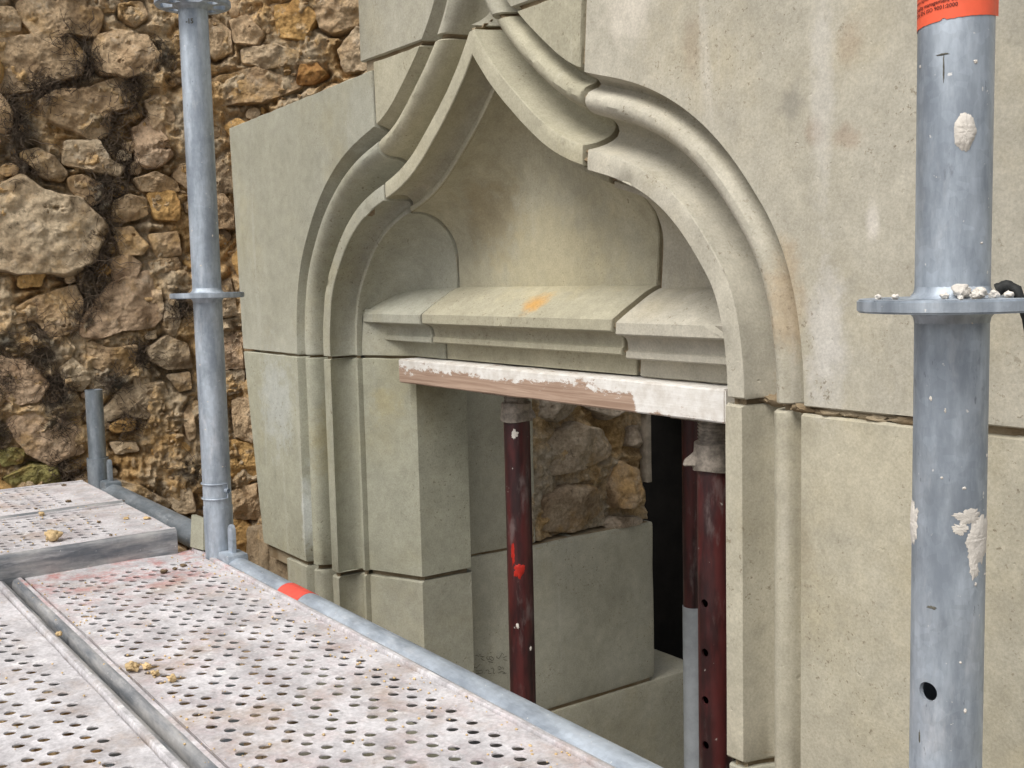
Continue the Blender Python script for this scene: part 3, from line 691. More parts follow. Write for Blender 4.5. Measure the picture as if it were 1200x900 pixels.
for h in HUM: dist = np.minimum(dist, np.hypot(ss - h[0], zg - h[1]))
k = np.clip(1 - (dist + .02 * fbm(q3 * 25, 4, 9)) / .055, 0, 1)[..., None]; k = k * k * (3 - 2 * k)
tone = np.concatenate([1 - k * np.array([.72, .66, .56]), np.ones_like(k)], -1).reshape(-1)
ca = o.data.color_attributes.new('tone', 'FLOAT_COLOR', 'POINT'); ca.data.foreach_set('color', tone.astype(np.float32))
lowb = block_bm(-2.95, -2.70, -.2, 1.2, GZ, -1.45, .02, .02, 4, .2)
bm_obj('wall_footing', lowb, ROCK, rub, 60, GRY)
# gravel bits bedded in the clay, too many to count
V, F = [], []
ico = bmesh.new(); bmesh.ops.create_icosphere(ico, subdivisions=1, radius=1); IV = np.array([v.co[:] for v in ico.verts]); IF = [[v.index for v in f_.verts] for f_ in ico.faces]; ico.free()
for k in range(3200):
    i_, j_ = rng.integers(60, NSg - 40), rng.integers(40, NZg - 30); r = .0016 + .0075 * rng.random() ** 3
    d_ = 1 + .35 * rng.normal(0, 1, len(IV))[:, None].clip(-1, 1); base_ = np.array([s_[i_], z_[j_], hb[i_, j_] + r * .25])
    o_ = len(V); V.extend(rub3(IV * d_ * r * rng.uniform(.6, 1.4, 3) + base_)); F.extend([q + o_ for q in f_] for f_ in IF)
o = mesh_obj('clay_gravel', V, F, ROCK, rub, 30, (.50, .38, .24)); o['kind'] = 'stuff'
# matted dry roots in the crevices
def strands(paths, rad):
    V = []; F = []
    for P in paths:
        P = np.asarray(P); o = len(V)
        for i, p in enumerate(P):
            t = P[min(i + 1, len(P) - 1)] - P[max(i - 1, 0)]; t = t / (np.linalg.norm(t) + 1e-9)
            a = np.cross(t, [.3, .5, .81]); a /= np.linalg.norm(a) + 1e-9; b = np.cross(t, a)
            r = rad * (1 - .6 * i / len(P))
            for k in range(3): V.append(p + (a * math.cos(k * 2.094) + b * math.sin(k * 2.094)) * r)
        for i in range(len(P) - 1):
            for k in range(3): F.append((o + i * 3 + k, o + i * 3 + (k + 1) % 3, o + (i + 1) * 3 + (k + 1) % 3, o + (i + 1) * 3 + k))
    return V, F
SP = []
for h in HUM:
    for _ in range(85):
        c = np.array([h[0], h[1], .022]) + rng.normal(0, 1, 3) * [.016, .020, .008]; d = rng.normal(0, 1, 3) * [1, 1, .35]; d /= np.linalg.norm(d); L = rng.uniform(.02, .06)
        ptsr = []
        for i in range(6): ptsr.append(c.copy()); d = d + rng.normal(0, .45, 3) * [1, 1, .4]; d /= np.linalg.norm(d); c = c + d * L / 6
        SP.append(rub3(np.array(ptsr)))
V, F = strands(SP, .0009)
o = mesh_obj('dry_roots', V, F, ROOT, rub, 80); o['kind'] = 'stuff'
# a few longer twigs hanging over the stones
SP = []
for (x0, y0, x1, y1) in [(300,870,490,885),(150,310,260,240),(60,470,120,600),(310,50,260,240),(100,480,230,500),(430,240,470,330)]:
    a = np.array(rub_uv(x0 / 2.857, y0 / 2.857)); b = np.array(rub_uv(x1 / 2.857, y1 / 2.857))
    SP.append(rub3(np.array([[*(a + (b - a) * t + rng.normal(0, .004, 2)), .045 + .01 * math.sin(t * 5)] for t in np.linspace(0, 1, 9)])))
V, F = strands(SP, .0014); mesh_obj('twig', V, F, ROOT, rub, 80)
# rough core exposed under the missing ashlar at the foot of the left jamb
def core3(v): return np.stack([v[:, 0], 1.045 - v[:, 2], v[:, 1]], 1)
for k, b in enumerate([[(-2.48, -.62), (-2.30, -.625), (-2.31, -.74), (-2.40, -.78), (-2.50, -.74)], [(-2.50, -.75), (-2.32, -.76), (-2.33, -.93), (-2.52, -.95)], [(-2.62, -.60), (-2.49, -.60), (-2.50, -.74), (-2.62, -.75)], [(-2.60, -.76), (-2.50, -.76), (-2.52, -.95), (-2.66, -.94)]]):
    v, f = rock_mesh(b, .028, 700 + k, core3, 18, 56, .6, .12); mesh_obj('rubble_stone', v, f, ROCK, rub, 60, (.36, .29, .20))

# ------------------------------------------------------------------ scaffold
def tube_mesh(p0, p1, r, seg=40, holes=(), wall_t=.0032, zstep=.05, caps=True):
    """a round tube from p0 to p1; holes = (position along axis, angle, radius); the bore is real"""
    p0 = np.array(p0, float); p1 = np.array(p1, float); L = np.linalg.norm(p1 - p0); ax = (p1 - p0) / L
    a = np.cross(ax, [0, 1, 0] if abs(ax[1]) < .9 else [1, 0, 0]); a /= np.linalg.norm(a); b = np.cross(ax, a)
    C = 2 * math.pi * r; V2 = []; E = []; F_ = []
    def wrap(th, s, rr): return p0 + ax * s + (a * math.cos(th) + b * math.sin(th)) * rr
    if holes:
        zs = sorted(set(np.round(np.r_[np.linspace(0, L, max(2, int(L / zstep))), *[np.linspace(max(0, h[0] - .03), min(L, h[0] + .03), 9) for h in holes]], 5)))
        pts2 = [(C * i / seg, s) for s in zs for i in range(seg + 1)]; ed = []
        w = seg + 1; idx = lambda i, j: j * w + i
        for i in range(seg): ed += [(idx(i, 0), idx(i + 1, 0)), (idx(i, len(zs) - 1), idx(i + 1, len(zs) - 1))]
        for j in range(len(zs) - 1): ed += [(idx(0, j), idx(0, j + 1)), (idx(seg, j), idx(seg, j + 1))]
        pts2 = [Vector(p) for p in pts2]; hl = []
        for s, th, hr in holes:
            o = len(pts2); cx = C * (th % (2 * math.pi)) / (2 * math.pi)
            for k in range(18): pts2.append(Vector((cx + hr * math.cos(k * math.pi / 9), s + hr * math.sin(k * math.pi / 9))))
            ed += [(o + k, o + (k + 1) % 18) for k in range(18)]; hl.append((cx, s, hr))
        vv, _, ff, *_r = delaunay_2d_cdt(pts2, ed, [], 0, 1e-6)
        v = [wrap(p.x / r, p.y, r) for p in vv]; f = []
        for q in ff:
            m = sum((vv[k] for k in q), Vector((0, 0))) / len(q)
            if any(math.hypot(m.x - cx, m.y - s) < hr * .985 for cx, s, hr in hl): continue
            f.append(list(q))
        for cx, s, hr in hl:                      # hole rim
            o = len(v)
            for k in range(18):
                th = (cx + hr * math.cos(k * math.pi / 9)) / r; s2 = s + hr * math.sin(k * math.pi / 9); v.append(wrap(th, s2, r)); v.append(wrap(th, s2, r - wall_t))
            for k in range(18): k2 = (k + 1) % 18; f.append([o + 2 * k, o + 2 * k2, o + 2 * k2 + 1, o + 2 * k + 1])
    else:
        ns = max(2, int(L / .25)); v = [wrap(2 * math.pi * i / seg, L * j / (ns - 1), r) for j in range(ns) for i in range(seg)]
        f = [[j * seg + i, j * seg + (i + 1) % seg, (j + 1) * seg + (i + 1) % seg, (j + 1) * seg + i] for j in range(ns - 1) for i in range(seg)]
    o = len(v); ri = r - wall_t
    for s in (0, L):
        for rr in (r, ri): v += [wrap(2 * math.pi * i / seg, s, rr) for i in range(seg)]
    for i in range(seg):
        i2 = (i + 1) % seg
        f.append([o + i, o + i2, o + seg + i2, o + seg + i]); f.append([o + 2 * seg + i, o + 3 * seg + i, o + 3 * seg + i2, o + 2 * seg + i2])
        if not holes: f.append([o + seg + i, o + seg + i2, o + 3 * seg + i2, o + 3 * seg + i])
    return v, f
def weld_mesh(v, f, d=1e-5):
    bm = bmesh.new(); vs2 = [bm.verts.new(p) for p in v]
    for q in f:
        try: bm.faces.new([vs2[k] for k in q])
        except ValueError: pass
    bmesh.ops.remove_doubles(bm, verts=bm.verts, dist=d); bmesh.ops.recalc_face_normals(bm, faces=bm.faces); return bm
def tube(name, p0, p1, r, mat, parent, **kw):
    v, f = tube_mesh(p0, p1, r, **kw); return bm_obj(name, weld_mesh(v, f), mat, parent, 40)
def rosette_mesh():
    po = []; ed = []; hol = []
    def loop(P):
        o = len(po); po.extend(Vector(p) for p in P); ed.extend((o + i, o + (i + 1) % len(P)) for i in range(len(P)))
    loop([(.062 * math.cos(a), .062 * math.sin(a)) for a in np.linspace(0, 2 * math.pi, 56, endpoint=False)])
    loop([(.0238 * math.cos(a), .0238 * math.sin(a)) for a in np.linspace(0, 2 * math.pi, 28, endpoint=False)])
    for k in range(8):
        t = k * math.pi / 4; big = k % 2
        r0, r1, w0, w1 = (.033, .052, .009, .017) if big else (.036, .050, .0075, .0085)
        P = [(r0, -w0), (r0 + .003, -w0 - .001), (r1 - .003, -w1), (r1, -w1 + .003), (r1, w1 - .003), (r1 - .003, w1), (r0 + .003, w0 + .001), (r0, w0)]
        Q = [(x * math.cos(t) - y * math.sin(t), x * math.sin(t) + y * math.cos(t)) for x, y in P]; loop(Q); hol.append(Q)
    vv, _, ff, *_r = delaunay_2d_cdt(po, ed, [], 0, 1e-7); bm = bmesh.new()
    vs2 = [bm.verts.new((p.x, p.y, -.0045)) for p in vv]
    for q in ff:
        m = sum((vv[k] for k in q), Vector((0, 0))) / len(q)
        if m.length < .0235 or any(inpoly(m, h) for h in hol): continue
        bm.faces.new([vs2[k] for k in q])
    for v in [v for v in bm.verts if not v.link_faces]: bm.verts.remove(v)
    r = bmesh.ops.extrude_face_region(bm, geom=bm.faces[:])
    for g in r['geom']:
        if isinstance(g, bmesh.types.BMVert): g.co.z += .009
    bmesh.ops.recalc_face_normals(bm, faces=bm.faces)
    ed = [e for e in bm.edges if len(e.link_faces) == 2 and e.calc_face_angle(0) > .9 and (e.verts[0].co.xy.length > .06)]
    bmesh.ops.bevel(bm, geom=ed, offset=.0012, segments=2, affect='EDGES')
    # weld fillets to the tube
    for sgn in (1, -1):
        pr_ = [(.0240, .0130), (.0250, .0085), (.0275, .0055), (.0310, .0043)]
        rows = [[bm.verts.new((r_ * math.cos(a), r_ * math.sin(a), sgn * z_)) for a in np.linspace(0, 2 * math.pi, 40, endpoint=False)] for r_, z_ in pr_]
        for A, B in zip(rows, rows[1:]):
            for i in range(40):
                q = [A[i], A[(i + 1) % 40], B[(i + 1) % 40], B[i]]; bm.faces.new(q if sgn > 0 else q[::-1])
    me = bpy.data.meshes.new('rosette'); bm.to_mesh(me); bm.free(); me.materials.append(GALV); me.shade_smooth(); me.set_sharp_from_angle(angle=math.radians(40)); return me
ROS = rosette_mesh()
RT = .02415
def standard(x, y, top, label, mat=GALV, ros=None, holes=(), spin=.2):
    t = thing('scaffold_standard', label, 'scaffold tube', (x, y, GZ), 'upright scaffold tubes in front of the walls')
    tube('tube', (x, y, GZ + .01), (x, y, top), RT, mat, t, holes=[(h[0] - GZ - .01, h[1], h[2]) for h in holes])
    for z in ros:
        o = bpy.data.objects.new('rosette', ROS); COL.objects.link(o); o.parent = t; o.location = (0, 0, z - GZ); o.rotation_euler = (0, 0, spin)
    bm = block_bm(x - .075, x + .075, y - .075, y + .075, GZ - .02, GZ + .012, .002, 0, 0, 1); bm_obj('base_plate', bm, mat, t, 40)
    return t
RZ = -.026
XR_, XL_, XS_, YS_ = -.442, -1.856, -2.612, .683
def ang_to(x, y, off): return off
# hole angle convention: a = axis x (0,1,0) -> measured in tube_mesh; find the angle that faces a point
def face_angle(x, y, px, py):
    ax = np.array([0, 0, 1.]); a = np.cross(ax, [0, 1, 0]); b = np.cross(ax, a); d = np.array([px - x, py - y, 0])
    return math.atan2(d @ b, d @ a)
hp = onY(1090, 815, YS_); 
# direction to the camera, turned so the hole sits left of the tube's middle
def cam_angle(x, y, frac):
    th = face_angle(x, y, 0, 0); return th + math.asin(frac)
def side(x, y, frac):     # world unit direction on the tube at signed fraction of its visible half-width (right +)
    d = np.array([-x, -y]); d /= np.linalg.norm(d); rgt = np.array([-d[1], d[0]]); return d * math.sqrt(1 - frac * frac) + rgt * frac
def dir_angle(x, y, frac):
    s = side(x, y, frac); return face_angle(0, 0, s[0], s[1])
stR = standard(XR_, YS_, 1.55, 'thick galvanised scaffold upright with an orange sticker and plaster splashes', GALV, [RZ + .5 * k for k in (-5, -4, -3, -2, -1, 0, 1, 2, 3)], holes=[(-.292, dir_angle(XR_, YS_, -.50), .0068)])
stL = standard(XL_, YS_, 1.45, 'pale galvanised scaffold upright with a wire pin joint just above the deck', GALV, [RZ + .006 + .5 * k for k in (-5, -4, -3, -2, -1, 0)] + [.466, .958], spin=.45)
stS = standard(XS_, YS_, -.392, 'short dull grey scaffold upright ending in a bare spigot against the rubble', GALVB, [RZ - .5 * k for k in (2, 3, 4, 5)])
v, f = tube_mesh((XS_, YS_, -.395), (XS_, YS_, -.235), .0193); bm_obj('spigot', weld_mesh(v, f), GALVB, stS, 40)
standard(XR_, -.05, 1.0, 'galvanised scaffold upright at the open side of the deck opposite the orange sticker', GALV, [RZ - .5, RZ - 1.0, RZ - 1.5, RZ, RZ + .5])
standard(XL_, -.05, 1.0, 'galvanised scaffold upright at the open side beside the crossing decks', GALV, [RZ - .5, RZ - 1.0, RZ - 1.5, RZ, RZ + .5])
# left upright: spigot joint collar, wire pin
tube('socket', (XL_, YS_, -.62), (XL_, YS_, -.386), RT + .0008, GALV, stL)
V, F = [], []
def ring_path(x, y, z, r, a0, a1, dz=0): return [np.array([x + r * math.cos(a), y + r * math.sin(a), z + dz * (a - a0) / (a1 - a0)]) for a in np.linspace(a0, a1, 40)]
def wire(paths, rad, seg=8):
    V = []; F = []
    for P in paths:
        P = [np.array(p, float) for p in P]; o = len(V)
        for i, p in enumerate(P):
            t = P[min(i + 1, len(P) - 1)] - P[max(i - 1, 0)]; t /= np.linalg.norm(t) + 1e-12
            a = np.cross(t, [.12, .21, .97]); a /= np.linalg.norm(a) + 1e-9; b = np.cross(t, a)
            for k in range(seg): V.append(p + (a * math.cos(k * 2 * math.pi / seg) + b * math.sin(k * 2 * math.pi / seg)) * rad)
        for i in range(len(P) - 1):
            for k in range(seg): F.append((o + i * seg + k, o + i * seg + (k + 1) % seg, o + (i + 1) * seg + (k + 1) % seg, o + (i + 1) * seg + k))
    return V, F
ca_ = math.atan2(-YS_, -XL_)
V, F = wire([ring_path(XL_, YS_, -.345, RT + .0016, ca_ + .75, ca_ - 3.6), ring_path(XL_, YS_, -.371, RT + .0016, ca_ + .75, ca_ - 3.6),
             [np.array([XL_ + (RT + .0016) * math.cos(ca_ + .75), YS_ + (RT + .0016) * math.sin(ca_ + .75), z]) for z in np.linspace(-.371, -.345, 5)]], .0013)
mesh_obj('wire_pin', V, F, GALV, stL, 60)
s3 = side(XL_, YS_, .62); pc = np.array([XL_ + s3[0] * RT, YS_ + s3[1] * RT, -.357])
V, F = wire([[pc + np.array([*s3, 0]) * t for t in (-.004, .002, .007)]], .0042, 12); mesh_obj('pin_head', V, F, GALV, stL, 40)

# right upright: orange sticker with its print, plaster splashes
stk = []
zlow = lambda u: -.0085 * u + .168 + .004 * (-u) ** 2 * (u < 0) - .0032 * (1 if u < 0 else 0) * abs(u) ** 2
nU, nV = 60, 16; gv = []
rS = RT + .0004
def tube_pt(x, y, frac_ang, z, r):      # frac_ang: angle round the tube from the camera-facing line, right positive
    d = np.array([-x, -y]); d /= np.linalg.norm(d); rgt = np.array([-d[1], d[0]]); e = d * math.cos(frac_ang) + rgt * math.sin(frac_ang)
    return (x + e[0] * r, y + e[1] * r, z)
def sticker_low(a): return .1592 + .0018 * a + (.0012 if -.36 < a < -.28 else 0)
for i in range(nU + 1):
    a = -1.75 + (1.50 + 1.75) * i / nU
    for j in range(nV + 1):
        lo = sticker_low(a) + .00035 * mnoise.noise(Vector((a * 9, 0, 0))); gv.append(tube_pt(XR_, YS_, a, lo + (.262 - lo) * j / nV, rS + (.0012 * (max(0, a - 1.3) / .2) ** 2)))
gf = [(i * (nV + 1) + j, (i + 1) * (nV + 1) + j, (i + 1) * (nV + 1) + j + 1, i * (nV + 1) + j + 1) for i in range(nU) for j in range(nV)]
stick = mesh_obj('sticker', gv, gf, ORANGE, stR, 60)
def text_on_tube(txt, a0, z0, h, parent, slope=0., squeeze=1., r=None, x=XR_, y=YS_, bold=0.):
    cu = bpy.data.curves.new('lettering', 'FONT'); cu.body = txt; cu.size = h; cu.offset = bold; cu.resolution_u = 2; cu.fill_mode = 'FRONT'
    to = bpy.data.objects.new('lettering', cu); COL.objects.link(to); bpy.context.view_layer.update()
    me = bpy.data.meshes.new_from_object(to.evaluated_get(bpy.context.evaluated_depsgraph_get())); bpy.data.objects.remove(to); bpy.data.curves.remove(cu)
    bm = bmesh.new(); bm.from_mesh(me); bpy.data.meshes.remove(me); bmesh.ops.triangulate(bm, faces=bm.faces)
    for v in bm.verts:
        s = v.co.x * squeeze; v.co = tube_pt(x, y, a0 + s / RT, z0 + v.co.y + slope * s, (r or RT + .0008))
    return bm_obj('lettering', bm, INK, parent)
for txt, a0, z0, h, bold in (('Wilhelm Layher GmbH & Co KG', -1.38, .1762, .0052, .00010), ('www.layher.com', -1.36, .1723, .0032, .00002), ('Made in Germany', .45, .1752, .0037, .00010),
                             ('Quality management certified according to', -1.38, .1680, .0035, .00006), ('DIN EN ISO 9001:2000', -1.36, .1641, .0035, .00004)):
    text_on_tube(txt, a0, z0, h, stick, .074, 1.0 if 'Made' not in txt else .8, None, XR_, YS_, bold)
def splash(name, x, y, a, z, wa, hz, mat, parent, thick=.0012, seed=0, r=RT, rag=.42):
    v = []; f = []; rings, sd = 8, 72
    for i in range(rings):
        q = i / (rings - 1)
        for k in range(sd):
            t = 2 * math.pi * k / sd; w = 1 + rag * mnoise.fractal(Vector((math.cos(t) * 1.6, math.sin(t) * 1.6, seed * 5.3)), .6, 2, 5)
            da = wa * math.cos(t) * q * w; dz = hz * math.sin(t) * q * w
            hgt = thick * (1 - q ** 3) * (1 + .5 * mnoise.noise(Vector((da * 40, dz * 700, seed))))
            v.append(tube_pt(x, y, a + da / r, z + dz, r + max(hgt, 0) + .0001))
    for i in range(rings - 1):
        for k in range(sd): f.append((i * sd + k, (i + 1) * sd + k, (i + 1) * sd + (k + 1) % sd, i * sd + (k + 1) % sd))
    return mesh_obj(name, v, f, mat, parent, 80)
splash('plaster_splash', XR_, YS_, .27, .0865, .0072, .0120, PLAST, stR, .0026, 1, rag=.14)
splash('plaster_splash', XR_, YS_, .98, -.184, .0125, .0180, PLAST, stR, .0009, 2, rag=.40)
splash('plaster_splash', XR_, YS_, .55, -.168, .0100, .0050, PLAST, stR, .0005, 5, rag=.45)
splash('plaster_splash', XR_, YS_, .30, -.176, .0050, .0040, PLAST, stR, .0004, 6, rag=.45)
splash('plaster_splash', XR_, YS_, .75, -.205, .0040, .0060, PLAST, stR, .0004, 7, rag=.45)
splash('plaster_splash', XR_, YS_, -1.30, -.176, .0080, .0170, PLAST, stR, .0012, 3)
for k in range(16):
    splash('plaster_splash', XR_, YS_, rng.uniform(-1.3, 1.35), rng.uniform(-.33, .14), rng.uniform(.0006, .0016), rng.uniform(.0006, .0016), PLAST, stR, .0004, 20 + k)
for k in range(9):
    splash('plaster_splash', XL_, YS_, rng.uniform(-1.0, 1.2), rng.uniform(-.34, .30), rng.uniform(.0007, .002), rng.uniform(.0007, .002), PLAST, stL, .0005, 60 + k)
splash('scratch_mark', XR_, YS_, -.34, .137, .0045, .0006, PENCIL, stR, .0002, 11); splash('scratch_mark', XR_, YS_, -.30, .128, .0005, .0085, PENCIL, stR, .0002, 12)
splash('scratch_mark', XR_, YS_, -.42, -.232, .0036, .0011, PENCIL, stR, .0002, 13); splash('scratch_mark', XR_, YS_, -.78, -.327, .0007, .0050, PENCIL, stR, .0002, 14)
# stamped number under the upper rosette of the left upright
st = text_on_tube('-15', -.55, RZ + .455, .011, stL, 0, .9, RT + .0003, XL_, YS_, .0004); st.data.materials.clear(); st.data.materials.append(PENCIL); st.name = 'stamped_number'
# mortar crumbs lying on the right rosette
def lump(name, c, r, mat, parent=None, seed=0, sub=3, amp=.45, flat=1.):
    bm = bmesh.new(); bmesh.ops.create_icosphere(bm, subdivisions=sub, radius=1)
    zmin = 9
    for v in bm.verts:
        q = v.co.copy(); d = 1 + amp * mnoise.fractal(q * 1.5 + Vector((seed * 7.7, seed, 0)), .9, 2, 5)
        v.co = Vector((q.x * r * d, q.y * r * d, q.z * r * d * flat)); zmin = min(zmin, v.co.z)
    for v in bm.verts: v.co += Vector((c[0], c[1], c[2] - zmin * .85))
    return bm_obj(name, bm, mat, parent, 70)
cam2 = np.array([-XR_, -YS_]); cam2 /= np.linalg.norm(cam2); rg2 = np.array([-cam2[1], cam2[0]])
for k, (a, b, r) in enumerate([(.2, .030, .010), (.55, .032, .008), (.85, .034, .006), (-.15, .031, .005), (1.2, .037, .005), (.35, .040, .005), (-.9, .045, .004), (-1.2, .050, .004), (.1, .05, .003), (1.45, .05, .0045)]):
    e = cam2 * math.cos(a) + rg2 * math.sin(a)
    tag(lump('mortar_crumb', (XR_ + e[0] * b, YS_ + e[1] * b, RZ + .0045), r * .55, PLAST, None, k, 3, .5, .8), 'small whitish mortar crumb lying on the disc of the stickered upright', 'crumb', 'mortar crumbs on the scaffold disc')
# black strap hung through the disc
e = cam2 * math.cos(1.35) + rg2 * math.sin(1.35); e2 = cam2 * math.cos(1.2) + rg2 * math.sin(1.2)
bx_, by_ = XR_ + e[0] * .040, YS_ + e[1] * .040
P = [np.array([XR_ + e[0] * .0285, YS_ + e[1] * .0285, RZ + .0095]), np.array([XR_ + e[0] * .034, YS_ + e[1] * .034, RZ + .0125]), np.array([XR_ + e[0] * .0405, YS_ + e[1] * .0405, RZ + .0095]), np.array([XR_ + e[0] * .0445, YS_ + e[1] * .0445, RZ - .002]), np.array([XR_ + e[0] * .0470, YS_ + e[1] * .0470, RZ - .012]), np.array([XR_ + e[0] * .0480, YS_ + e[1] * .0480, RZ - .022]), np.array([XR_ + e[0] * .0476, YS_ + e[1] * .0476, RZ - .031])]
PP = [P[0]];
for i in range(len(P) - 1):
    for t in (.25, .5, .75, 1): PP.append(P[i] + (P[i + 1] - P[i]) * t)
V, F = wire([PP], .0034, 10)
V = [p * 1.0 for p in V]
for i in range(len(PP)):
    k = i / (len(PP) - 1); sc = 1.25 - .75 * k + .2 * mnoise.noise(Vector((i * .7, 0, 0)))
    for j in range(10): V[i * 10 + j] = PP[i] + (V[i * 10 + j] - PP[i]) * sc
F.append(tuple(range(10))); F.append(tuple(range(len(V) - 1, len(V) - 11, -1)))
tag(mesh_obj('rubber_strap', V, F, RUBBER, None, 60), 'black rubber strap end hanging through the disc of the stickered upright', 'strap')

# ledgers
LZ = -.490
def ledger(x0, x1, y, z, label, mat, tape=None):
    t = thing('scaffold_ledger', label, 'scaffold tube', ((x0 + x1) / 2, y, z))
    tube('tube', (x0 + .045, y, z), (x1 - .045, y, z), RT, mat, t)
    for x, sg in ((x0, 1), (x1, -1)):
        bm = block_bm(min(x + sg * .026, x + sg * .075), max(x + sg * .026, x + sg * .075), y - .019, y + .019, z - .034, z + .030, .006, .0006, 3, 1); bm_obj('ledger_head', bm, mat, t, 40)
        # upright wedge driven through the head
        bm = bmesh.new(); pr2 = [(-.0095, -.060), (.0095, -.060), (.0125, .052), (.0115, .060), (.0065, .066), (-.0005, .066), (-.0060, .061), (-.0075, .052)]
        lo = [bm.verts.new((x + sg * .047 + p[0] * sg, y - .004, z + p[1] + .012)) for p in pr2]; bm.faces.new(lo)
        r = bmesh.ops.extrude_face_region(bm, geom=bm.faces[:])
        for g in r['geom']:
            if isinstance(g, bmesh.types.BMVert): g.co.y += .008
        bmesh.ops.recalc_face_normals(bm, faces=bm.faces); bmesh.ops.bevel(bm, geom=[e for e in bm.edges if e.calc_face_angle(0) > .8], offset=.0012, segments=2, affect='EDGES')
        bm_obj('wedge', bm, mat, t, 40)
    if tape: tube('red_tape', (tape[0], y, z), (tape[1], y, z), RT + .0006, TAPE, t, wall_t=.0005)
    return t
tp0, tp1 = onZ(328, 690, LZ + .018)[0], onZ(362, 700, LZ + .018)[0]
ledger(XL_, XR_, YS_ + .004, LZ, 'galvanised ledger tube with a red tape band along the edge of the perforated deck', GALVX, (min(tp0, tp1), max(tp0, tp1)))
ledger(XS_, XL_, YS_ + .012, -.470, 'short dark grey ledger tube at the ends of the two crossing decks', GALVBX)
for x, nm in ((XL_ + .001, 'transom tube under the far end of the perforated decks'), (XR_, 'transom tube under the near end of the perforated decks')):
    t = thing('scaffold_transom', 'galvanised ' + nm, 'scaffold tube', (x, .3, -.573)); tube('tube', (x, -.02, -.573), (x, YS_ - .03, -.573), RT, GALVB, t)
t = thing('scaffold_transom', 'galvanised bearer tube under the middle of the two crossing decks', 'scaffold tube', (-2.2, -.2, -.533)); tube('tube', (-2.62, -.05, -.532), (-1.88, -.05, -.532), RT, GALVB, t)
# perforated steel decks
def deck_cell():
    cx, cy, rh = .042, .05, .0069; po = []; ed = []; hl = [(.0105, .0125), (.0315, .025), (.0105, .0375)]
    bp = [(cx * i / 4, 0) for i in range(4)] + [(cx, cy * i / 4) for i in range(4)] + [(cx - cx * i / 4, cy) for i in range(4)] + [(0, cy - cy * i / 4) for i in range(4)]
    po += [Vector(p) for p in bp]; ed += [(i, (i + 1) % 16) for i in range(16)]
    for hx, hy in hl:
        for rr in (rh + .0022, rh):
            o = len(po); po += [Vector((hx + rr * math.cos(k * math.pi / 8), hy + rr * math.sin(k * math.pi / 8))) for k in range(16)]; ed += [(o + k, o + (k + 1) % 16) for k in range(16)]
    vv, _, ff, *_r = delaunay_2d_cdt(po, ed, [], 0, 1e-7)
    v = []; f = []
    for p in vv:
        dmin = min(math.hypot(p.x - hx, p.y - hy) for hx, hy in hl); v.append((p.x, p.y, .0007 if dmin < rh + .0005 else 0))
    for q in ff:
        m = sum((vv[k] for k in q), Vector((0, 0))) / len(q)
        if any(math.hypot(m.x - hx, m.y - hy) < rh * .98 for hx, hy in hl): continue
        f.append(tuple(q))
    for hx, hy in hl:
        o = len(v)
        for k in range(16):
            c_, s_2 = math.cos(k * math.pi / 8), math.sin(k * math.pi / 8); v += [(hx + rh * c_, hy + rh * s_2, .0007), (hx + (rh - .0004) * c_, hy + (rh - .0004) * s_2, -.0002), (hx + (rh - .0004) * c_, hy + (rh - .0004) * s_2, -.0014)]
        for k in range(16):
            k2 = (k + 1) % 16
            f += [(o + 3 * k, o + 3 * k2, o + 3 * k2 + 1, o + 3 * k + 1), (o + 3 * k + 1, o + 3 * k2 + 1, o + 3 * k2 + 2, o + 3 * k + 2)]
    return np.array(v), f
CV, CF = deck_cell()
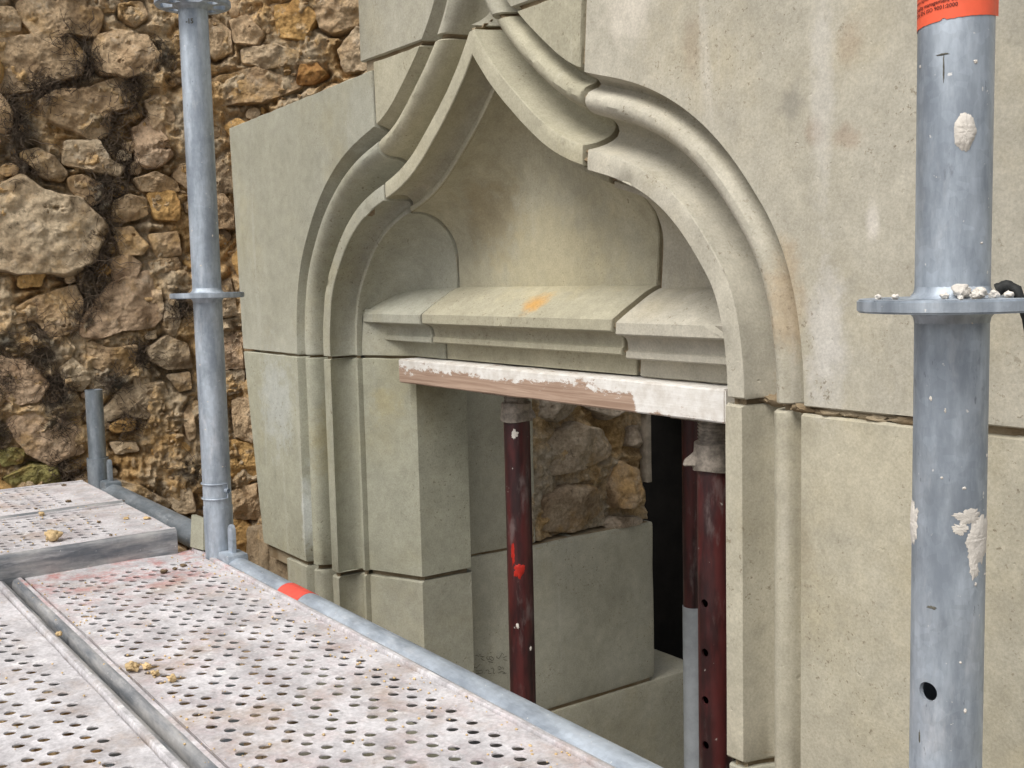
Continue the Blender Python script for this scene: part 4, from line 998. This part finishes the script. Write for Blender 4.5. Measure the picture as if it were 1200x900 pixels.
def deck(name, label, loc, rotz, L, mat, group):
    t = thing(name, label, 'scaffold deck', loc, group); t.rotation_euler = (0, 0, rotz); t['local_parts'] = 1
    nx = int((L - .14) / .042); x0 = (L - nx * .042) / 2; y0 = .0295; V = []; F = []
    for i in range(nx):
        for j in range(5):
            o = len(V); V.extend(map(tuple, CV + [x0 + i * .042, y0 + j * .05, 0])); F.extend(tuple(k + o for k in q) for q in CF)
    ys_ = np.r_[.020, y0 + .0125 * np.arange(21), .300]; xs_ = x0 + .0105 * np.arange(nx * 4 + 1); e0 = np.linspace(0, x0, 8); e1 = np.linspace(L - x0, L, 8)
    for gx_, gy_ in ((e0, ys_), (e1, ys_), (xs_, ys_[:2]), (xs_, ys_[-2:])):
        o = len(V); k = len(gy_); V.extend((x, y, 0) for x in gx_ for y in gy_)
        F += [(o + i * k + j, o + (i + 1) * k + j, o + (i + 1) * k + j + 1, o + i * k + j + 1) for i in range(len(gx_) - 1) for j in range(k - 1)]
    bm = weld_mesh(V, F, 2e-6)
    for v in bm.verts: v.co.z += .0016 * mnoise.noise(Vector((v.co.x * 9 + loc[1] * 5, v.co.y * 9, 1))) + .0006 * mnoise.noise(Vector((v.co.x * 40, v.co.y * 40, 5)))
    bm.normal_update()
    bmesh.ops.reverse_faces(bm, faces=[q for q in bm.faces if q.normal.z < -.3])
    bm_obj('deck_surface', bm, mat, t, 40)
    # folded edge rails: lip, groove, rounded shoulder, side web, bottom flange
    pr_ = [(.0212, .0002), (.0206, -.0110), (.0168, -.0112), (.0160, .0006), (.0145, .0026), (.0090, .0024), (.0060, .0018), (.0036, .0004), (.0014, -.0026), (0, -.0080), (.0004, -.0620), (.0025, -.0660), (.0220, -.0665)]
    for sd in (0, 1):
        m = int(L / .03); V = []; F = []
        for i in range(m + 1):
            x = L * i / m; jz = .0008 * mnoise.noise(Vector((x * 14, sd * 9 + loc[1], 2)))
            for y, z in pr_: V.append((x, (.32 - y) if sd else y, z + jz))
        k = len(pr_)
        for i in range(m):
            for j in range(k - 1):
                q = (i * k + j, i * k + j + 1, (i + 1) * k + j + 1, (i + 1) * k + j); F.append(q if sd else q[::-1])
        ro = mesh_obj('edge_rail', V, F, mat, t, 50); ro.data.materials.append(RAIL)
        ro.data.polygons.foreach_set('material_index', [1 if (q % (k - 1)) >= 5 else 0 for q in range(len(F))])
    for sx in (0, 1):
        xx = L - .003 if sx else 0.0
        bm = block_bm(xx, xx + .003, .004, .316, -.064, -.0008, .0008, .0004, 5, .1); bm_obj('end_plate', bm, mat, t, 40)
    return t
DZ = -.475
deck('steel_deck_plank', 'perforated deck plank with faint red paint along the galvanised ledger tube', (-1.935, .356, DZ), 0, 1.50, DECK, 'perforated steel scaffold decks')
deck('steel_deck_plank', 'perforated deck plank beyond the dark gap, parallel to the ledger plank', (-1.93, .0285, DZ - .001), 0, 1.495, DECK2, 'perforated steel scaffold decks')
deck('steel_deck_plank', 'crossing perforated deck plank carrying the yellow stone chip', (-2.246, .632, -.434), -math.pi / 2, 1.40, DECK2, 'perforated steel scaffold decks')
deck('steel_deck_plank', 'crossing perforated deck plank closest to the rubble wall', (-2.570, .634, -.433), -math.pi / 2, 1.40, DECK2, 'perforated steel scaffold decks')
# stone chips and soil on the decks
chips = [(62, 634, -.434, .0125, CRUMB, 'largest yellow mortar chip lying on the crossing deck', None), (155, 787, DZ, .0075, CRUMB, 'yellow mortar chip on the red-tinged deck beside the groove', 'yellow mortar chips by the groove'),
         (172, 784, DZ, .005, CRUMB, 'yellow mortar chip on the red-tinged deck beside the groove', 'yellow mortar chips by the groove'), (182, 792, DZ, .0048, CRUMB, 'yellow mortar chip on the red-tinged deck beside the groove', 'yellow mortar chips by the groove'), (202, 799, DZ, .005, CRUMB, 'yellow mortar chip on the red-tinged deck beside the groove', 'yellow mortar chips by the groove'),
         (69, 746, DZ, .0042, CRUMB, 'small yellow chip caught on the edge of the dark gap', None), (148, 609, -.434, .0045, CRUMB, 'flat yellow chip at the end of the crossing deck', 'flat chips at the deck end'), (172, 609, -.434, .0055, CRUMB, 'flat yellow chip at the end of the crossing deck', 'flat chips at the deck end'),
         (49, 605, -.434, .005, CRUMB, 'small round chip lying on the seam between the crossing decks', None), (116, 613, -.434, .0034, SOIL, 'dark soil crumb on the crossing deck', 'dark soil crumbs on the crossing decks'), (130, 628, -.434, .0026, SOIL, 'dark soil crumb on the crossing deck', 'dark soil crumbs on the crossing decks'),
         (80, 589, -.434, .005, SOIL, 'dark soil crumb on the crossing deck', 'dark soil crumbs on the crossing decks'), (144, 588, -.434, .003, SOIL, 'dark soil crumb on the crossing deck', 'dark soil crumbs on the crossing decks'), (75, 570, -.434, .005, SOIL, 'dark soil crumb on the crossing deck', 'dark soil crumbs on the crossing decks'),
         (42, 597, -.434, .003, SOIL, 'dark soil crumb on the crossing deck', 'dark soil crumbs on the crossing decks'), (192, 672, DZ, .006, SOIL, 'brown earth crumb near the end of the red-tinged deck', 'brown earth crumbs'), (215, 664, DZ, .005, SOIL, 'brown earth crumb near the end of the red-tinged deck', 'brown earth crumbs'), (205, 668, DZ, .004, SOIL, 'brown earth crumb near the end of the red-tinged deck', 'brown earth crumbs')]
for k, (px, py, z, r, m, lb, gr) in enumerate(chips):
    p = onZ(px, py, z); tag(lump('stone_chip', (p[0], p[1], z + .0005), r, m, None, 40 + k, 3, .7, .75 if 'flat' not in lb and m is CRUMB else .45), lb, 'chip', gr)
# fine grit, too many to count
bm = bmesh.new()
for k in range(520):
    x, y = rng.uniform(-1.9, -.75), rng.uniform(.02, .675)
    if rng.random() < .6: y = .34 + abs(rng.normal(0, .05)) if rng.random() < .5 else .655 - abs(rng.normal(0, .03))
    if .338 < y < .358: continue
    z = DZ; r = rng.uniform(.0006, .0019)
    m4 = Matrix.Translation((x, y, z + .001)) @ Matrix.Diagonal((r * rng.uniform(.8, 1.6), r, r * .8, 1)); bmesh.ops.create_icosphere(bm, subdivisions=1, radius=1, matrix=m4)
for k in range(260):
    x, y = rng.uniform(-2.56, -1.94), rng.uniform(.25, .62); r = rng.uniform(.0006, .0018)
    m4 = Matrix.Translation((x, y, -.433)) @ Matrix.Diagonal((r * 1.3, r, r * .8, 1)); bmesh.ops.create_icosphere(bm, subdivisions=1, radius=1, matrix=m4)
o = bm_obj('mortar_grit', bm, CRUMB); o['kind'] = 'stuff'; tag(o, 'fine pale mortar grit scattered over the perforated decks', 'grit')
# grey sliver wedged between the deck end and the upright
bm = bmesh.new()
c0 = np.array([XL_ - .075, YS_ - .028, -.470]); P = [(0, 0, 0), (.044, .010, 0), (.042, .014, .056), (.010, .002, .062), (0, .012, 0), (.040, .022, 0), (.038, .024, .054), (.010, .012, .060)]
vs3 = [bm.verts.new(c0 + np.array(p)) for p in P]
for q in ((0, 1, 2, 3), (5, 4, 7, 6), (4, 0, 3, 7), (1, 5, 6, 2), (3, 2, 6, 7), (4, 5, 1, 0)): bm.faces.new([vs3[k] for k in q])
bmesh.ops.bevel(bm, geom=bm.edges[:], offset=.0015, segments=2, affect='EDGES')
tag(bm_obj('stone_sliver', bm, STONE, None, 40, (.95, .97, .9)), 'thin grey-green stone sliver wedged between the deck end and the wire-pinned upright', 'stone')

# ------------------------------------------------------------------ propping of the lintel
FB = 1.090
plan = [(-1.921, FB), (-1.041, FB), (-1.041, 1.1165), (-1.0560, 1.1275), (-1.0560, 1.24), (-1.921, 1.24)]
bm = bmesh.new(); lo = [bm.verts.new((x, y, -.2045)) for x, y in plan]; bm.faces.new(lo)
r = bmesh.ops.extrude_face_region(bm, geom=bm.faces[:])
for g in r['geom']:
    if isinstance(g, bmesh.types.BMVert): g.co.z = -.1575
bmesh.ops.recalc_face_normals(bm, faces=bm.faces)
for k in range(1, 40): bmesh.ops.bisect_plane(bm, geom=bm.verts[:] + bm.edges[:] + bm.faces[:], plane_co=(-1.921 + .022 * k, 0, 0), plane_no=(1, 0, 0))
bmesh.ops.bevel(bm, geom=[e for e in bm.edges if len(e.link_faces) == 2 and e.calc_face_angle(0) > .5], offset=.0022, segments=2, affect='EDGES')
for v in bm.verts: v.co.z += .0011 * mnoise.noise(Vector((v.co.x * 16, v.co.z * 30, 0))); v.co.y += .0011 * mnoise.noise(Vector((v.co.x * 19, v.co.z * 40, 4)))
tag(bm_obj('wooden_board', bm, BOARD, None, 40), 'rough board with flaking whitewash laid across the props under the arch', 'board')

def prop(x, y, label, head, holes=(), low=None, r=.0245, split=None):
    t = thing('steel_prop', label, 'prop', (x, y, -1.5), 'steel props in the opening')
    zt = -.2065
    bm = block_bm(x - .045, x + .045, y - .045, y + .045, zt - .006, zt, .001, 0, 1, 1); bm_obj('top_plate', bm, CAST, t, 40)
    tube('threaded_end', (x, y, zt - .10), (x, y, zt - .006), r * .86, CAST, t)
    for k in range(7):
        z = zt - .010 - k * .0052; V, F = wire([ring_path(x, y, z, r * .87, 0, 2 * math.pi, -.005)], .0016, 6); mesh_obj('thread', V, F, CAST, t, 60)
    # cast nut with its pointed wing
    zc0, zc1 = head
    rows = []; pf = [(zc1, r * .92), (zc1 - .003, r * 1.12), ((zc0 + zc1) / 2, r * 1.16), (zc0 + .004, r * 1.22), (zc0, r * 1.20), (zc0, r * .9)]
    bm = bmesh.new()
    for z, rr in pf: rows.append([bm.verts.new((x + rr * math.cos(a), y + rr * math.sin(a), z + .0012 * math.sin(a * 3 + z * 90))) for a in np.linspace(0, 2 * math.pi, 32, endpoint=False)])
    for A, B in zip(rows, rows[1:]):
        for i in range(32): bm.faces.new([A[i], B[i], B[(i + 1) % 32], A[(i + 1) % 32]])
    nut = bm_obj('collar_nut', bm, CAST, t, 45)
    return t, nut
def wing(nut, x, y, z, r, ang, L):
    d = np.array([math.cos(ang), math.sin(ang), 0]); s_ = np.array([-d[1], d[0], 0]); u_ = np.array([0, 0, 1.])
    secs = [(r * .5, .016, .030), (r * 1.0, .012, .024), (r * 1.0 + L * .45, .008, .015), (r + L * .85, .006, .0095), (r + L, .004, .006)]
    bm = bmesh.new(); rows = []
    for i, (q, wd, hg) in enumerate(secs):
        c = np.array([x, y, z]) + d * q - u_ * (.007 * (i / 4) * 1.6)
        rows.append([bm.verts.new(c + s_ * wd * a + u_ * hg * b) for a, b in ((-1, -.5), (1, -.5), (.55, .5), (-.55, .5))])
    for A, B in zip(rows, rows[1:]):
        for i in range(4): bm.faces.new([A[i], A[(i + 1) % 4], B[(i + 1) % 4], B[i]])
    bm.faces.new(rows[-1]); bm.faces.new(rows[0][::-1]); bmesh.ops.recalc_face_normals(bm, faces=bm.faces)
    bmesh.ops.bevel(bm, geom=bm.edges[:], offset=.0014, segments=2, affect='EDGES'); bm_obj('wing', bm, CAST, nut, 40)
XP1, XP2, YP = -1.634, -1.139, 1.170
camd = math.atan2(-YP, -XP1)
t1, n1 = prop(XP1, YP, 'slim dark maroon prop with a red paint splash under the whitewashed board', (-.262, -.226))
wing(n1, XP1, YP, -.243, .0245, camd + 1.2, .012)
tube('tube', (XP1, YP, -1.49), (XP1, YP, -.250), .0240, PROP, t1)
splash('red_paint', XP1, YP, -.10, -.535, .0105, .0125, REDP, t1, .0012, 31, .0240); splash('red_paint', XP1, YP, -.55, -.505, .0035, .022, REDP, t1, .0006, 32, .0240)
splash('plaster_splash', XP1, YP, -.30, -.64, .0032, .005, PLAST, t1, .0008, 33, .0240); splash('plaster_splash', XP1, YP, .75, -.685, .003, .004, PLAST, t1, .0008, 34, .0240); splash('plaster_splash', XP1, YP, -.2, -.283, .006, .008, PLAST, t1, .0005, 35, .0240)
camd2 = math.atan2(-YP, -XP2)
t2, n2 = prop(XP2, YP, 'maroon prop with a row of pin holes and a winged nut by the right jamb', (-.288, -.246), r=.0262)
wing(n2, XP2, YP, -.268, .0262, camd2 - 1.35, .020)
hz = [onY(826, y, YP - .012)[2] for y in (703, 760, 815, 867, 925, 980)]
tube('tube', (XP2, YP, -1.49), (XP2, YP, -.275), .0255, PROP, t2, holes=[(z + 1.49, dir_angle(XP2, YP, -.62), .0062) for z in hz])
pb = onY(812, 650, 1.62); XB = pb[0]
t3, n3 = prop(XB, 1.62, 'thin maroon prop with a grey lower tube standing deeper in the dark passage', (-.30, -.262), r=.0220)
tube('tube', (XB, 1.62, -.700), (XB, 1.62, -.28), .0210, PROP, t3); tube('lower_tube', (XB, 1.62, -1.49), (XB, 1.62, -.698), .0225, GREYPL, t3)
bm = block_bm(XB - .10, XB + .10, 1.53, 1.70, -.204, -.15, .003, .001, 2, 1); tag(bm_obj('timber_pad', bm, WOODB, None, 40), 'short timber pad on top of the thin prop deep in the passage', 'timber')
for t_, x_, y_ in ((t1, XP1, YP), (t2, XP2, YP), (t3, XB, 1.62)):
    bm = block_bm(x_ - .06, x_ + .06, y_ - .06, y_ + .06, -1.499, -1.492, .001, 0, 1, 1); bm_obj('foot_plate', bm, CAST, t_, 40)
# sill slab the front props stand on
bm = block_bm(-1.918, -1.058, 1.0, 1.305, -1.53, -1.502, .004, .001, 3, .2); bm_obj('sill_slab', bm, STONE, wall, 32)
# a pale board leaning in the dark
tl, tr, brr = onY(738, 560, 2.30), onY(757, 560, 2.30), onY(791, 775, 2.24)
k_ = (-1.497 - tr[2]) / (brr[2] - tr[2]); br_ = tr + (brr - tr) * k_; bl_ = br_ + (tl - tr) * 1.05
bm = bmesh.new(); q_ = [bm.verts.new(p) for p in (tl, tr, br_, bl_)]; bm.faces.new(q_)
r = bmesh.ops.extrude_face_region(bm, geom=bm.faces[:])
for g in r['geom']:
    if isinstance(g, bmesh.types.BMVert): g.co.y += .018
bmesh.ops.recalc_face_normals(bm, faces=bm.faces); bmesh.ops.bevel(bm, geom=bm.edges[:], offset=.002, segments=2, affect='EDGES')
tag(bm_obj('leaning_board', bm, GREYPL, None, 40), 'pale narrow board leaning in the dark behind the passage blocks', 'board')

# pencil figures and a setting-out line on the passage block
def pencil(lines, name, X=XI + .0012, wd=.0011):
    V = []; F = []
    for L in lines:
        P = [onX(550 + x / 11.25, 740 + y / 11.25, X) for x, y in L]; o = len(V)
        for i, p in enumerate(P):
            t = P[min(i + 1, len(P) - 1)] - P[max(i - 1, 0)]; nrm = np.array([0, -t[2], t[1]]); nrm /= np.linalg.norm(nrm) + 1e-9
            for sgn in (-1, 1): V.append(p + nrm * wd * .5 * sgn)
        for i in range(len(P) - 1): F.append((o + 2 * i, o + 2 * i + 1, o + 2 * i + 3, o + 2 * i + 2))
    return mesh_obj(name, V, F, PENCIL, pas)
pencil([[(80, 318), (105, 312), (118, 335), (135, 300)], [(140, 325), (195, 335)], [(150, 355), (200, 388)], [(235, 325), (228, 350), (245, 372), (270, 360), (262, 335), (285, 330), (312, 345), (318, 372), (298, 385), (270, 362)], [(250, 398), (312, 408)], [(270, 285), (290, 275)],
        [(365, 320), (360, 345), (388, 358), (412, 325), (430, 285), (455, 305)], [(440, 350), (492, 325)], [(450, 372), (498, 380)],
        [(50, 440), (62, 470), (95, 478), (120, 455), (140, 430)], [(85, 520), (130, 520), (165, 510), (180, 545), (130, 555), (90, 550)], [(215, 520), (245, 505), (262, 525), (245, 550), (290, 555)], [(285, 490), (310, 480), (325, 510), (312, 545), (335, 558)],
        [(375, 470), (400, 460), (425, 485), (405, 500), (378, 495)], [(440, 465), (452, 500)], [(380, 550), (430, 525), (470, 545)], [(440, 555), (490, 550)]], 'pencil_figures')
pencil([[(550, 60), (545, 200), (540, 330), (546, 450), (556, 600), (560, 775)]], 'pencil_line', wd=.0014)
